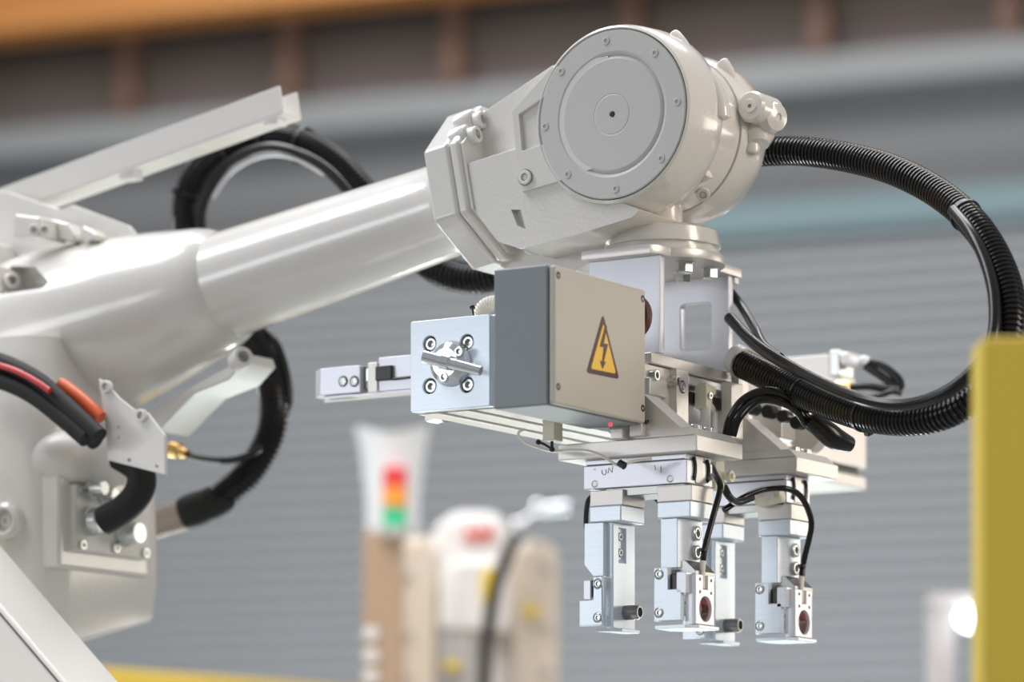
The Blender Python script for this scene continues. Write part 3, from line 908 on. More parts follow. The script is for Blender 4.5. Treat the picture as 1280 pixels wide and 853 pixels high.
def gripper(dv, label, left_ext):
    t = thing('gripper_unit', label, 'gripper', (0.185, -0.08+dv, 1.636), 'pneumatic gripper units under the beam')
    vf = -0.112+dv
    u1 = 0.25
    boxf(left_ext, u1, vf, vf+0.080, 1.661, 1.6745, 'base_plate', ALU, t, 0.001)
    # angle bracket: foot with chamfer, gusset, upright
    obj('foot', prism(newbm(), [(0.170, 1.6746), (u1-0.001, 1.6746), (u1-0.008, 1.6815), (0.170, 1.6815)], vf+0.001, vf+0.074), ALU, t, 0.0004)
    obj('gusset', prism(newbm(), [(0.180, 1.681), (0.2345, 1.681), (0.198, 1.712), (0.180, 1.712)], vf+0.002, vf+0.028), ALU, t, 0.0006)
    boxf(0.165, 0.184, vf+0.001, vf+0.073, 1.681, 1.712, 'upright', ALU, t)
    for vv_ in (0.040, 0.062):
        screw(t, (0.226, vf+vv_, 1.6815), (0, 0, 1), 0.0058, 1.15)
    # body
    b0, b1 = 0.135, 0.235
    y0, y1 = vf+0.010, vf+0.054
    bd = boxf(b0, b1, y0, y1, 1.6362, 1.6560, 'gripper_body', ALUW, t, 0.0008)
    boxf(b0+0.001, b1-0.001, y0+0.001, y1-0.001, 1.6562, 1.6608, 'body_cap', ALUW, t, 0.0004)
    boxf(b0+0.003, b1-0.003, y0+0.0005, y0+0.003, 1.6555, 1.6570, 'groove', BLACK, t, 0)
    for uu in (b0+0.011, b1-0.016):
        bm = newbm(); lathe(bm, [(0.0022, 0.0002), (0.0031, 0.0003), (0.0031, -0.001)], frame((uu, y0, 1.6405), NB), 18)
        cyl(bm, (uu, y0+0.0005, 1.6405), NB, 0.0023, 0.0006, 14); obj('screw_hole', bm, DSTEEL, t)
    # end face slots: C shaped rings
    for vv_ in (y0+0.0095, y0+0.0325):
        bm = newbm()
        L = [Vector((b1+0.0002, vv_+0.0035*math.cos(R(a))+0.0, 1.6490+0.0085*math.sin(R(a)))) for a in range(-80, 81, 16)]
        tube(bm, L, 0.0020, 8); obj('side_slot', bm, BLACK, t)
    boxf(b1-0.001, b1+0.001, y0+0.014, y0+0.026, 1.6375, 1.6600, 'end_strip', ALU, t, 0.0004)
    boxf(b0+0.02, b1-0.004, y0+0.003, y1-0.003, 1.6290, 1.6362, 'guide_rail', DSTEEL, t)
    return t, vf, y0

def jaw_right(t, uc, y0, glow=True):
    """jaw with the sensor block and round window (faces +x)"""
    j = []
    w = 0.026
    a = obj('jaw_carriage', bx(uc-0.012, uc+0.021, y0-0.001, y0+0.036, 1.6215, 1.6345), ALU, t, 0.0006)
    obj('jaw_block', bx(uc-0.011, uc+0.021, y0-0.003, y0+0.040, 1.6075, 1.6213), ZINC, t, 0.0012)
    # bar: front plate with bevelled right side
    prf = [(uc-0.008, y0-0.002), (uc+0.008, y0-0.002), (uc+0.012, y0+0.006), (uc+0.012, y0+0.034), (uc-0.008, y0+0.034)]
    bar = obj('jaw_bar', prism(newbm(), prf, 1.566, 1.6073, 'xy'), ZINC, t, 0.0006)
    for z in (1.596, 1.580):
        screw(bar, (uc+0.012, y0+0.021, z), NA, 0.0062, 0.5)
    obj('bar_slope', prism(newbm(), [(uc+0.013, 1.5725), (uc+0.023, 1.5635), (uc+0.023, 1.556), (uc-0.004, 1.556), (uc-0.004, 1.5725)], y0+0.002, y0+0.036), DSTEEL, t, 0.0005)
    fp = holed([(uc-0.010, 1.5215), (uc+0.016, 1.5215), (uc+0.016, 1.5475), (uc+0.0035, 1.5475), (uc+0.0035, 1.566), (uc-0.010, 1.566)], [circ(uc-0.005, 1.5605, 0.0042, 20), circ(uc-0.005, 1.5285, 0.0042, 20)], 0.006, F_front(y0-0.007), 0.0005)
    f_ = obj('finger_plate', fp, ZINC, t)
    for z in (1.5605, 1.5285):
        screw(f_, (uc-0.005, y0-0.0085, z), NB, 0.0036, 0.5)
    s_ = obj('sensor', bx(uc+0.003, uc+0.0125, y0-0.006, y0+0.006, 1.5455, 1.5605), BLACK, t, 0.0008)
    obj('sensor_block', bx(uc+0.0115, uc+0.021, y0-0.010, y0+0.004, 1.5440, 1.5615), ALUW, t, 0.0006)
    # window block
    ys, ye = y0-0.004, y0+0.028
    zl, zh = 1.5185, 1.5600
    ucen = (ys+ye)/2+0.001
    notch = [(ys, zl), (ye, zl), (ye, zh), (ucen+0.004, zh), (ucen+0.004, zh-0.012), (ucen-0.004, zh-0.012), (ucen-0.004, zh), (ys, zh)]
    wb_ = obj('window_block', holed(notch, [circ(ucen, zl+0.0132, 0.0105, 28)], 0.010, F_side(uc+0.0215), 0.0005), ALUW, t)
    for dy, dz in ((-0.0095, -0.004), (0.0095, -0.004), (-0.0095, -0.0145), (0.0095, -0.0145)):
        bm = newbm(); cyl(bm, (uc+0.0264, ucen+dy, zh+dz), NA, 0.0014, 0.0004, 12); obj('screw_hole', bm, BLACK, wb_)
    bm = newbm(); lathe(bm, [(0.0105, 0), (0.0105, -0.012), (0, -0.012)], frame((uc+0.0235, ucen, zl+0.0132), NA), 28); obj('window_bore', bm, STEEL, wb_)
    if glow:
        bm = newbm(); bmesh.ops.create_uvsphere(bm, u_segments=16, v_segments=10, radius=1)
        bmesh.ops.transform(bm, matrix=Matrix.Translation((uc+0.0165, ucen+0.001, zl+0.0068)) @ Matrix.Diagonal((0.003, 0.0045, 0.0026, 1)), verts=bm.verts[:]); obj('red_light', bm, GLOWR, wb_)
    obj('rear_leg_plate', bx(uc+0.004, uc+0.020, y0+0.0295, y0+0.0345, 1.516, 1.558), ZINC, t, 0.0006)
    obj('foot_plate', prism(newbm(), [(uc-0.009, y0-0.010), (uc+0.020, y0-0.010), (uc+0.028, y0+0.0), (uc+0.028, y0+0.034), (uc-0.004, y0+0.034), (uc-0.012, y0+0.02)], 1.5150, 1.5180, 'xy'), ZINC, t, 0.0005)
    # white lead with black boot coming from above
    p0 = Vector((uc+0.0222, ucen, zh-0.010))
    obj('sensor_lead', cable([p0+Vector((0.001, 0, -0.001)), p0+Vector((0.001, 0, 0.010)), p0+Vector((0.0015, 0.0006, 0.0225))], 0.0026), WHITECAB, t)
    return p0+Vector((0.0015, 0.0006, 0.022))

def jaw_left(t, uc, y0):
    """jaw seen from its flat side with the round pin"""
    obj('jaw_carriage', bx(uc-0.014, uc+0.018, y0-0.001, y0+0.036, 1.6215, 1.6345), ALU, t, 0.0006)
    jbk = obj('jaw_block', bx(uc-0.013, uc+0.018, y0-0.004, y0+0.036, 1.6075, 1.6213), ZINC, t, 0.0012)
    pr = [(uc-0.018, 1.6073), (uc+0.001, 1.6073), (uc+0.001, 1.562), (uc-0.009, 1.562), (uc-0.018, 1.572)]
    obj('jaw_bar', prism(newbm(), pr, y0-0.004, y0+0.006), ZINC, t, 0.0006)
    # flat back with recessed channel (faces +x)
    yA, yB, zA, zB = y0+0.002, y0+0.0385, 1.5185, 1.6073
    rec = holed([(yA, zA), (yB, zA), (yB, zB), (yA, zB)], [[(yA+0.009, 1.5745), (yA+0.0215, 1.5745), (yA+0.0215, 1.6035), (yA+0.009, 1.6035)]], 0.007, F_side(uc+0.0035), 0.0005)
    fb_ = obj('finger_back', rec, ZINC, t)
    ch_ = obj('channel_plate', bx(uc-0.001, uc+0.004, yA+0.009, yA+0.0215, 1.5775, 1.6035), ALUW, fb_)
    for z in (1.5965, 1.5830):
        screw(ch_, (uc+0.004, yA+0.0152, z), NA, 0.0036, 0.5)
    fp = holed([(uc-0.021, 1.5205), (uc+0.0015, 1.5205), (uc+0.0015, 1.5615), (uc-0.0075, 1.5615), (uc-0.0075, 1.5420), (uc-0.021, 1.5420)], [circ(uc-0.0030, 1.5555, 0.0042, 20), circ(uc-0.0030, 1.5270, 0.0042, 20)], 0.006, F_front(y0-0.004), 0.0005)
    f_ = obj('finger_plate', fp, ZINC, t)
    for z in (1.5555, 1.5270):
        screw(f_, (uc-0.0030, y0-0.0055, z), NB, 0.0036, 0.5)
    obj('sensor_block', bx(uc-0.0175, uc-0.0105, y0-0.006, y0+0.004, 1.5425, 1.5590), ALUW, t, 0.0006)
    obj('sensor', bx(uc-0.0105, uc-0.0075, y0-0.004, y0+0.006, 1.5445, 1.5590), BLACK, t)
    bm = newbm(); pp = Vector((uc+0.007, yA+0.020, 1.5325))
    lathe(bm, [(0, 0), (0.0062, 0), (0.0062, 0.0125), (0.0052, 0.0145), (0.0042, 0.0145), (0.0038, 0.012), (0, 0.012)], frame(pp, (0.95, 0.0, 0.0)), 28)
    obj('locating_pin', bm, DSTEEL, t)
    obj('foot_plate', prism(newbm(), [(uc-0.006, y0-0.006), (uc+0.006, y0+0.0), (uc+0.012, y0+0.008), (uc+0.012, y0+0.038), (uc-0.002, y0+0.038)], 1.5155, 1.5185, 'xy'), ZINC, t, 0.0005)

g1, vf1, y01 = gripper(0.0, 'front gripper unit with pencil marks on its body and two bluish jaws', U(697, -0.112))
jaw_left(g1, 0.156, y01)
e1_ = jaw_right(g1, 0.219, y01)
g2, vf2, y02 = gripper(0.178, 'rear gripper unit, partly hidden, two bluish jaws hanging at right', 0.135)
jaw_left(g2, 0.156, y02)
e2_ = jaw_right(g2, 0.219, y02)
# pencil marks on the front body (U N ... 2 1)
fm = F_front(y01-0.0003)
def stroke(pts, name='pencil_mark'):
    P = [pv(a, b, y01-0.0002) for a, b in pts]
    return obj(name, tube(newbm(), P, 0.00035, 6), PENCIL, g1)
stroke([(752, 588), (753, 593), (756, 594), (758, 591), (757, 587)])
stroke([(760, 592), (761, 585), (765, 591), (766, 583)])
stroke([(818, 582), (819, 585), (819, 588)]); stroke([(826, 583), (826, 591)])
bm = newbm(); cyl(bm, pv(743, 587, y01), NB, 0.0011, 0.0004, 12); obj('screw_hole', bm, DSTEEL, g1)
# small blocks under the box
sb_ = obj('sensor_bracket', bx(U(766, -0.118), U(781, -0.118), -0.122, -0.100, 1.6745, 1.683), ALU, g1, 0.0006)
obj('sensor_bracket', bx(U(789, -0.115), U(804, -0.115), -0.118, -0.10, 1.676, 1.688), ALU, g1, 0.0006)
# fitting between the units
vt = thing('air_fitting', 'cream elbow air fitting between the two gripper units', 'fitting', tuple(pu(905, 600, 0.225)))
p = pu(899, 592, 0.222)
obj('fitting_body', bx(0.212, 0.222, p.y-0.006, p.y+0.010, p.z-0.014, p.z+0.012), CREAM, vt, 0.001)
obj('fitting_top', bx(0.210, 0.220, p.y-0.012, p.y+0.012, p.z+0.008, p.z+0.014), BLACK, vt, 0.002)
bm = newbm(); lathe(bm, [(0.0024, 0.004), (0.005, 0.004), (0.005, 0), (0, 0)], frame(pu(910, 596, 0.225), NA), 20); cyl(bm, pu(910, 596, 0.225), NA, 0.0024, 0.006, 14)
obj('port', bm, CREAM, vt)
vt2 = thing('inline_fitting', 'cream inline fitting lying under the cable of the rear gripper', 'fitting', tuple(pv(962, 622, vf2-0.0)))
obj('fitting_body', tube(newbm(), [pv(946, 628, vf2+0.002), pv(950, 626, vf2+0.002), pv(978, 620, vf2+0.002)], lambda i, n: (0.0045, 0.0065, 0.0060)[i], 18), CREAM, vt2)
obj('release_ring', cyl(newbm(), pv(963, 622, vf2-0.004), NB, 0.0038, 0.004, 18), WHITEP, vt2)

# gripper cables
c1 = obj('sensor_cable', cable([e1_, e1_+Vector((0.001, 0.002, 0.012)), pv(893, 640, -0.075), pv(899, 618, -0.07), pv(900, 606, -0.065), pv(893, 591, -0.05), pv(890, 584, -0.04)], 0.0027), CABLE)
tag(c1, 'black cable dropping to the window block of the front gripper', 'cable')
c2 = obj('sensor_cable', cable([e2_, e2_+Vector((0.001, 0.002, 0.014)), pv(1014, 660, 0.085), pv(1011, 640, 0.08), pv(1000, 620, 0.07), pv(982, 611, 0.055), pv(955, 612, 0.04), pv(930, 622, 0.02), pv(905, 638, 0.0)], 0.0027), CABLE)
tag(c2, 'black cable arching over to the window block of the rear gripper', 'cable')
c3 = obj('air_tube', cable([pv(905, 609, -0.01), pv(912, 622, -0.01), pv(922, 628, 0.01), pv(940, 622, 0.03)], 0.0034), BLACK)
tag(c3, 'short thick black air tube below the cream elbow fitting', 'cable')
c4 = obj('air_tube', cable([pv(745, 618, -0.04), pv(736, 625, -0.045), pv(733, 640, -0.045), pv(733, 660, -0.04), pv(738, 672, -0.04)], 0.0022), BLACK)
tag(c4, 'thin black tube bowing out behind the left front jaw', 'cable')
for nm, e in (('front', e1_), ('rear', e2_)):
    o = obj('cable_tie', tube(newbm(), [e+Vector((0, 0, 0.008)), e+Vector((0, 0, 0.0105))], 0.0038, 14), BLACK)
    tag(o, 'black cable tie above the window block of the %s gripper' % nm, 'cable tie')
# black triangular bracket seen between front jaws
tb = obj('triangular_stop', prism(newbm(), [(pv(808, 617, -0.03).x, pv(808, 617, -0.03).z), (pv(845, 615, -0.03).x, pv(845, 615, -0.03).z), (pv(845, 650, -0.03).x, pv(845, 650, -0.03).z), (pv(835, 642, -0.03).x, pv(835, 642, -0.03).z)], -0.03, -0.024), BLACK, g1)

# glossy twin cables arching over the rear gripper foot
for k, (lb, dz) in enumerate((('outer of two glossy black cables arching over the rear gripper bracket', 0), ('inner of two glossy black cables arching over the rear gripper bracket', 7))):
    q = obj('air_tube', cable([pv(908+dz, 545, -0.02), pv(913+dz*1.2, 525, -0.02), pv(928+dz, 502+dz, -0.01), pv(952, 490+dz*1.3, 0.0), pv(975, 492+dz*1.4, 0.01), pv(995, 505+dz, 0.02), pv(1010, 524+dz, 0.03), pv(1030, 538+dz, 0.05), pv(1055, 553, 0.07), pv(1066, 558, 0.075)], 0.0040, 12, 14), CABLE)
    tag(q, lb, 'cable')
bt = obj('cable_boot', tube(newbm(), spline([pv(1012, 524, 0.02), pv(1030, 538, 0.03), pv(1045, 549, 0.04), pv(1062, 556, 0.055)], 8), lambda i, n: 0.007+0.003*math.sin(math.pi*i/(n-1)), 16), CABLE)
tag(bt, 'thick black cable sleeve ending by the rear slotted beam', 'cable')
fitg = thing('manifold_block', 'small manifold of fittings behind the glossy black cables', 'fitting', tuple(pv(975, 520, 0.13)))
q = pv(962, 535, 0.12)
obj('manifold_body', bx(q.x-0.018, q.x+0.012, 0.12, 0.155, q.z-0.01, q.z+0.030), ALU, fitg, 0.001)
for px, py in ((945, 512), (966, 516), (985, 522), (1002, 530)):
    qq = pv(px, py, 0.11)
    obj('fitting', cyl(newbm(), qq, NB, 0.0060, 0.012, 16, 0.001), [STEEL, BLACK, MATTE, BLACK][px % 4], fitg)
qq = pv(1014, 545, 0.16); obj('round_cap', cyl(newbm(), qq, NB, 0.017, 0.012, 32, 0.002), ALU, fitg)

# ================================================================== REAR FINGER UNIT (upper right, behind the hose)
rf = thing('rear_air_cylinder', 'small grey air cylinder with white end block and brass fitting behind the large hose', 'air cylinder', tuple(pv(1040, 500, 0.36)))
RV = 0.36
def pbox(px0, px1, py0, py1, v, th, name, m, parent, bev=0.0008):
    a, b = U(px0, v), U(px1, v)
    return obj(name, bx(a, b, v, v+th, Z(py1, a, v), Z(py0, a, v)), m, parent, bev)
pbox(975, 1037, 448, 478, RV, 0.03, 'cylinder_body', ALU, rf)
pbox(1037, 1049, 438, 470, RV-0.005, 0.03, 'end_block', STEEL, rf)
pbox(1049, 1062, 440, 458, RV-0.01, 0.03, 'end_cap', WHITEP, rf, 0.004)
pbox(1000, 1052, 474, 500, RV, 0.03, 'mounting_foot', ALU, rf)
obj('brass_nut', tube(newbm(), [pv(1046, 484, RV-0.01), pv(1062, 484, RV-0.01)], 0.0062, 6), BRASS, rf, smooth=False)
obj('white_elbow', cable([pv(1064, 452, RV-0.01), pv(1072, 456, RV-0.01), pv(1080, 451, RV-0.01), pv(1086, 455, RV-0.01)], 0.0052), WHITEP, rf)
for i, P in enumerate(([(1082, 452), (1100, 456), (1117, 468), (1126, 480), (1122, 488)], [(1082, 458), (1098, 468), (1115, 480), (1126, 488)], [(1064, 484), (1085, 483), (1105, 486), (1124, 489)], [(1085, 499), (1102, 494), (1115, 490), (1126, 492)])):
    q = obj('air_tube', cable([pv(a, b, RV-0.01-0.002*i) for a, b in P], 0.0040 if i < 3 else 0.003), CABLE)
    tag(q, ['upper black tube looping down from the white elbow fitting', 'lower black tube leaving the white elbow fitting', 'black tube running right from the brass nut', 'lowest black tube under the brass fitting'][i], 'cable')

# ================================================================== HOSES
RH = [(948, 190, .10), (1000, 189, .09), (1060, 197, .07), (1120, 214, .045), (1175, 243, .02), (1220, 283, -.01), (1250, 333, -.03), (1264, 385, -.045), (1258, 438, -.055), (1232, 484, -.06), (1190, 514, -.06), (1140, 526, -.05), (1085, 521, -.03), (1030, 503, 0.0), (985, 482, .03), (930, 456, .06)]
rhp = [pv(a, b, c) for a, b, c in RH]
bh = thing('corrugated_hose', 'large black corrugated hose looping out to the right of the wrist', 'hose', tuple(rhp[0]))
obj('ribbed_sleeve', hose(rhp, 0.0128), HOSE, bh)
cuffp = pv(927, 452, 0.062)
obj('end_cuff', tube(newbm(), [pv(921, 450, .066), pv(930, 455, .061)], 0.0138, 24), WHITEP, bh)
path = resample(spline(rhp, 20), 0.004)
for f_ in (0.36, 0.56, 0.76, 0.88):
    tie(bh, path, int(len(path)*f_), 0.0132)
cp = [pv(a, b, c) for a, b, c in [(1192, 263, -.01), (1215, 292, -.03), (1233, 330, -.045), (1243, 375, -.06), (1240, 425, -.075), (1215, 465, -.085), (1175, 494, -.085), (1125, 507, -.075), (1075, 499, -.06), (1020, 476, -.03), (970, 448, 0), (938, 425, .03), (912, 398, .06)]]
q = obj('power_cable', cable(cp, 0.0052, 14, 14), CABLE); tag(q, 'smooth black cable strapped inside the curve of the large right hose', 'cable')
q = obj('power_cable', cable([pv(914, 366, .09), pv(928, 385, .085), pv(944, 412, .06), (pv(955, 432, .03)), pv(975, 447, .005)], 0.0040, 12, 14), CABLE); tag(q, 'thin black cable joining the large hose from behind the bracket', 'cable')

LHp = [(188, 657), (230, 643), (270, 627), (310, 592), (336, 548), (342, 505), (332, 460), (312, 422), (280, 370), (246, 322), (233, 280), (236, 240), (256, 204), (292, 179), (332, 170), (372, 177), (410, 198), (440, 226), (480, 270), (515, 312), (548, 337), (582, 347), (618, 344), (660, 322), (700, 285)]
lhp = [pv(a, b, 0.10+0.03*min(1, i/4)) for i, (a, b) in enumerate(LHp)]
lhose = thing('corrugated_hose', 'black corrugated hose looping up and over behind the white forearm', 'hose', tuple(lhp[0]))
obj('ribbed_sleeve', hose(lhp[2:], 0.0150, 0.0052), HOSE, lhose)
obj('heat_shrink', tube(newbm(), spline(lhp[1:3]+[lhp[2].lerp(lhp[3], 0.15)], 6), lambda i, n: (0.0160, 0.0168, 0.0172, 0.0168, 0.0160, 0.0165, 0.0160, 0.0158, 0.0158, 0.0160, 0.0158, 0.0162, 0.0160)[i], 22), MATTE, lhose)
obj('coupling', tube(newbm(), [lhp[0].lerp(lhp[1], 0.1), lhp[0].lerp(lhp[1], 0.55), lhp[0].lerp(lhp[1], 0.56), lhp[1]], lambda i, n: (0.0145, 0.0145, 0.0155, 0.0155)[i], 24), mat('brown_coupling_metal', (0.35, 0.29, 0.25), 0.35, 0.5), lhose)
lpath = resample(spline(lhp, 20), 0.004)
for f_ in (0.46, 0.53, 0.58, 0.63):
    tie(lhose, lpath, int(len(lpath)*f_), 0.0160)
inner = [(253, 330), (251, 295), (252, 262), (262, 235), (285, 205), (315, 188), (345, 184), (380, 194), (412, 214), (440, 245), (470, 285)]
q = obj('power_cable', cable([pv(a, b, 0.115) for a, b in inner], 0.0054, 12, 14), CABLE); tag(q, 'smooth black cable running inside the left hose loop', 'cable')
q = obj('spiral_wrap', cable([pv(a, b, 0.124) for a, b in [(264, 246), (285, 216), (315, 197), (345, 191), (375, 198), (408, 217)]], 0.0042, 12, 12), mat('silver_wrap', (0.75, 0.76, 0.82), 0.3, 0.1)); tag(q, 'pale silvery tube edging the inside of the left hose loop', 'cable')
q = obj('power_cable', cable([pv(a, b, 0.14) for a, b in [(325, 408), (345, 430), (357, 465), (361, 498), (355, 520)]], 0.0042, 12, 12), CABLE); tag(q, 'thin black cable bowing out right of the lower left hose', 'cable')
q = obj('air_tube', cable([pv(a, b, 0.10) for a, b in [(232, 568), (255, 574), (285, 576), (310, 570), (326, 560)]], 0.0034, 12, 12), CABLE); tag(q, 'thin black tube from the brass fitting to the lower left hose', 'cable')

# brass fitting beside the drilled plate
bf = obj('brass_fitting', tube(newbm(), [pv(206, 561, 0.08), pv(214, 562, 0.08), pv(215, 562, .08), pv(224, 564, .08), pv(225, 565, 0.08), pv(234, 568, 0.08)], lambda i, n: (0.0052, 0.0052, 0.0080, 0.0080, 0.0055, 0.0045)[i], 14), BRASS)
tag(bf, 'brass hose fitting to the right of the drilled beige plate', 'fitting')

# drilled plate hanging below the elbow
PV = -0.135
pts = [(125, 474), (136, 482), (150, 498), (168, 512), (185, 516), (207, 545), (208, 594), (137, 576), (133, 530)]
P2 = [(pv(a, b, PV).x, pv(a, b, PV).z) for a, b in pts]
holes = [circ(pv(a, b, PV).x, pv(a, b, PV).z, 0.0018, 12) for a, b in ((163, 576), (198, 583), (150, 535), (150, 548))]
dp = obj('drilled_plate', holed(P2, holes, 0.004, F_front(PV), 0.0004), PAINT2, None)
tag(dp, 'beige drilled metal plate hanging under the elbow', 'plate')
for a, b in ((134, 484), (178, 520)):
    screw(dp, pv(a, b, PV-0.002), NB, 0.0058, 0.7, PAINT2)
# white-lit bracket under the barrel
ubk = obj('underside_bracket', prism(newbm(), pl([(175, 522), (240, 482), (290, 455), (302, 440), (306, 452), (285, 475), (243, 492), (196, 540)], -0.03), -0.03, 0.02), PAINT2, arm, 0.002)
screw(ubk, pv(298, 452, -0.03), (0.8, -0.5, 0.2), 0.010, 1.4, PAINT2)

# orange and black cable bundle, left edge
bun = [('power_cable', CABLE, 0.0085, [(-40, 446), (0, 453), (45, 475), (85, 510), (124, 546)], 'upper thick black cable curving in from the left edge', -0.165),
       ('power_cable', CABLE, 0.0085, [(-40, 462), (5, 466), (45, 488), (85, 522), (120, 552)], 'lower thick black cable curving in from the left edge', -0.150),
       ('power_cable', CABLE, 0.0080, [(-40, 470), (0, 476), (40, 494), (78, 523), (108, 549)], 'lowest of the thick black cables at the left edge', -0.168),
       ('signal_cable', REDC, 0.0028, [(-40, 447), (0, 457), (25, 466), (48, 479), (62, 489)], 'thin red cable lying among the black cables at left', -0.176),
       ('signal_cable', ORANGE, 0.0062, [(76, 480), (90, 490), (106, 503), (126, 523)], 'bright orange cable end beside the drilled plate', -0.140)]
for nm, m, r, P, lb, vb_ in bun:
    q = obj(nm, cable([pv(a, b, vb_) for a, b in P], r, 12, 16), MATTE if m is CABLE else m); tag(q, lb, 'cable')
q = obj('cable_strap', cable([pv(a, b, PV+0.03) for a, b in [(150, 570), (172, 585), (177, 604), (168, 624), (150, 640), (130, 651)]], 0.0135, 12, 20), MATTE); tag(q, 'fat black cable curling from behind the drilled plate into the connector panel', 'cable')

# ------------------------------------------------------------------ cable tray at top left
tv = 0.03
ta, tb_ = pv(-30, 263, tv-0.03)+Vector((0, 0.03, 0)), pv(351, 124, tv-0.03)+Vector((0, 0.03, 0))
ct = thing('cable_tray', 'long white sloping channel bar above the elbow at top left', 'cable tray', tuple(ta))
d = (tb_-ta).normalized(); L = (tb_-ta).length
Mt = Matrix((d, Vector((0, 1, 0)), d.cross(Vector((0, 1, 0))))).transposed().to_4x4(); Mt.translation = ta
bm = newbm()
hh = 0.0130
up = d.cross(Vector((0, 1, 0))); sg_ = 1 if up.z > 0 else -1
box(bm, 0, L, -0.030, -0.027, -hh, hh)
box(bm, 0, L, -0.030, 0.000, -hh*sg_-0.0015, -hh*sg_+0.0015)
box(bm, 0, L, -0.003, 0.000, -hh, hh*0.95)
bmesh.ops.transform(bm, matrix=Mt, verts=bm.verts[:])
obj('channel', bm, PAINT2, ct, 0.0006)
for px, py in ((165, 218), (252, 177), (345, 150)):
    p = pv(px, py, tv-0.018)
    obj('cable_lug', bx(p.x-0.010, p.x+0.008, tv-0.026, tv-0.010, p.z-0.006, p.z+0.008), WHITEP, ct, 0.002)
sp_ = obj('support_sheet', prism(newbm(), pl([(-20, 240), (10, 240), (75, 262), (90, 256), (160, 282), (168, 292), (130, 318), (-20, 322)], -0.02), -0.02, -0.014), PAINT2, ct, 0.001)

# ================================================================== BACKGROUND THINGS
def cbox(px0, px1, py0, py1, d, th, bm=None):
    """box facing the viewer at distance d"""
    a, b = (px0-640)/FPX*d, (px1-640)/FPX*d
    z1, z0 = CH+(HOR-py0)/FPX*d, (0.0 if py1 is None else CH+(HOR-py1)/FPX*d)
    bm = bm or newbm()
    v = [bm.verts.new(camp(x, y, z)) for x in (a, b) for y in (d, d+th) for z in (z0, z1)]
    for f in ((0,1,3,2), (4,6,7,5), (0,4,5,1), (2,3,7,6), (0,2,6,4), (1,5,7,3)):
        bm.faces.new([v[i] for i in f])
    return bm
def cpoly(pts, d, th):
    bm = newbm()
    A = [bm.verts.new(pc(a, b, d)) for a, b in pts]
    dd = Vector((-sn, cs, 0))*th
    B = [bm.verts.new(v.co+dd) for v in A]
    bm.faces.new(A); bm.faces.new(B[::-1]); n = len(A)
    for i in range(n): bm.faces.new([A[i], B[i], B[(i+1) % n], A[(i+1) % n]])
    return bm

M_YEL = mat('yellow_machine_paint', (0.95, 0.70, 0.09), 0.45, 0, 0.05, 50, 0.05, 5)
yp = thing('yellow_guard_post', 'blurred yellow guard panel standing close at the right edge', 'post', tuple(camp(0.36, 2.3, 0)))
obj('panel', cbox(1227, 1480, 421, None, 2.25, 0.05), M_YEL, yp, 0.003)
obj('base_plate', bx(yp.location.x-0.09, yp.location.x+0.09, yp.location.y-0.07, yp.location.y+0.07, 0, 0.012), M_YEL, yp)

d5 = 5.6
M_WR = mat('white_robot_paint', (0.82, 0.79, 0.76), 0.3, 0, 0, 1, 0.02, 5, coat=0.4)
M_LINK = mat('beige_robot_paint', (0.66, 0.56, 0.46), 0.35, 0, 0, 1, 0.02, 5, coat=0.3)
M_GR = mat('grey_robot_front', (0.48, 0.46, 0.45), 0.5, 0, 0)
br2 = thing('small_robot', 'blurred white robot with red lettering in the background', 'robot', tuple(camp(-0.06, d5+0.1, 0)))
def rrpoly(px0, px1, py0, py1, r): return [(a, b) for a, b in (circ(px0+r, py0+r, r, 8, 180, 270)+circ(px1-r, py0+r, r, 8, 270, 360)+[(px1, py1), (px0, py1)])]
yfl = HOR+CH*FPX/d5
obj('left_upright', cpoly(rrpoly(484, 546, 668, 1300, 26), d5+0.02, 0.16), M_LINK, br2, 0.018, 4)
obj('right_upright', cpoly(rrpoly(640, 699, 674, 1300, 27), d5+0.02, 0.16), M_LINK, br2, 0.018, 4)
obj('head', cpoly([(530, 705), (538, 668), (552, 645), (575, 638), (612, 638), (630, 645), (640, 662), (646, 700), (650, 1300), (525, 1300)], d5+0.06, 0.16), M_WR, br2, 0.02, 4)
obj('front_panel', cbox(549, 592, 790, 1100, d5+0.035, 0.03), M_GR, br2, 0.004)
obj('shoulder_step', cpoly([(548, 720), (565, 700), (640, 700), (640, 790), (548, 790)], d5+0.03, 0.05), M_WR, br2, 0.01, 3)
obj('pedestal', cbox(470, 715, 1290, None, d5-0.02, 0.34), M_GR, br2, 0.01)
cu = bpy.data.curves.new('txt', 'FONT'); cu.body = 'ABB'; cu.size = 0.028; cu.extrude = 0.001; cu.offset = 0.0012; cu.align_x = 'CENTER'; cu.align_y = 'CENTER'
to = bpy.data.objects.new('txt', cu); COL.objects.link(to)
dg = bpy.context.evaluated_depsgraph_get(); tme = bpy.data.meshes.new_from_object(to.evaluated_get(dg)); bpy.data.objects.remove(to)
tme.materials.clear()
tme.transform(Matrix.Translation(pc(600, 670, d5+0.054)) @ Matrix.Rotation(R(32), 4, 'Z') @ Matrix.Rotation(R(90), 4, 'X'))
obj('red_lettering', tme, mat('red_lettering_paint', (0.80, 0.04, 0.02), 0.4), br2)
M_LAB = mat('yellow_label', (0.85, 0.62, 0.05), 0.5)
for P in ((602, 622, 712, 752, 0.024), (655, 672, 757, 771, 0.008), (555, 576, 827, 837, 0.024)):
    obj('warning_label', cbox(*P[:4], d5+P[4], 0.006), M_LAB, br2)
for py in (715, 790, 846):
    obj('seam', cbox(502, 514, py, py+5, d5+0.012, 0.01), M_GR, br2)
    obj('seam', cbox(676, 690, py-10, py-5, d5+0.012, 0.01), M_GR, br2)
def ccable(P, r, d): return tube(newbm(), spline([pc(a, b, d+(c if c else 0)) for a, b, c in P], 10), r, 14)
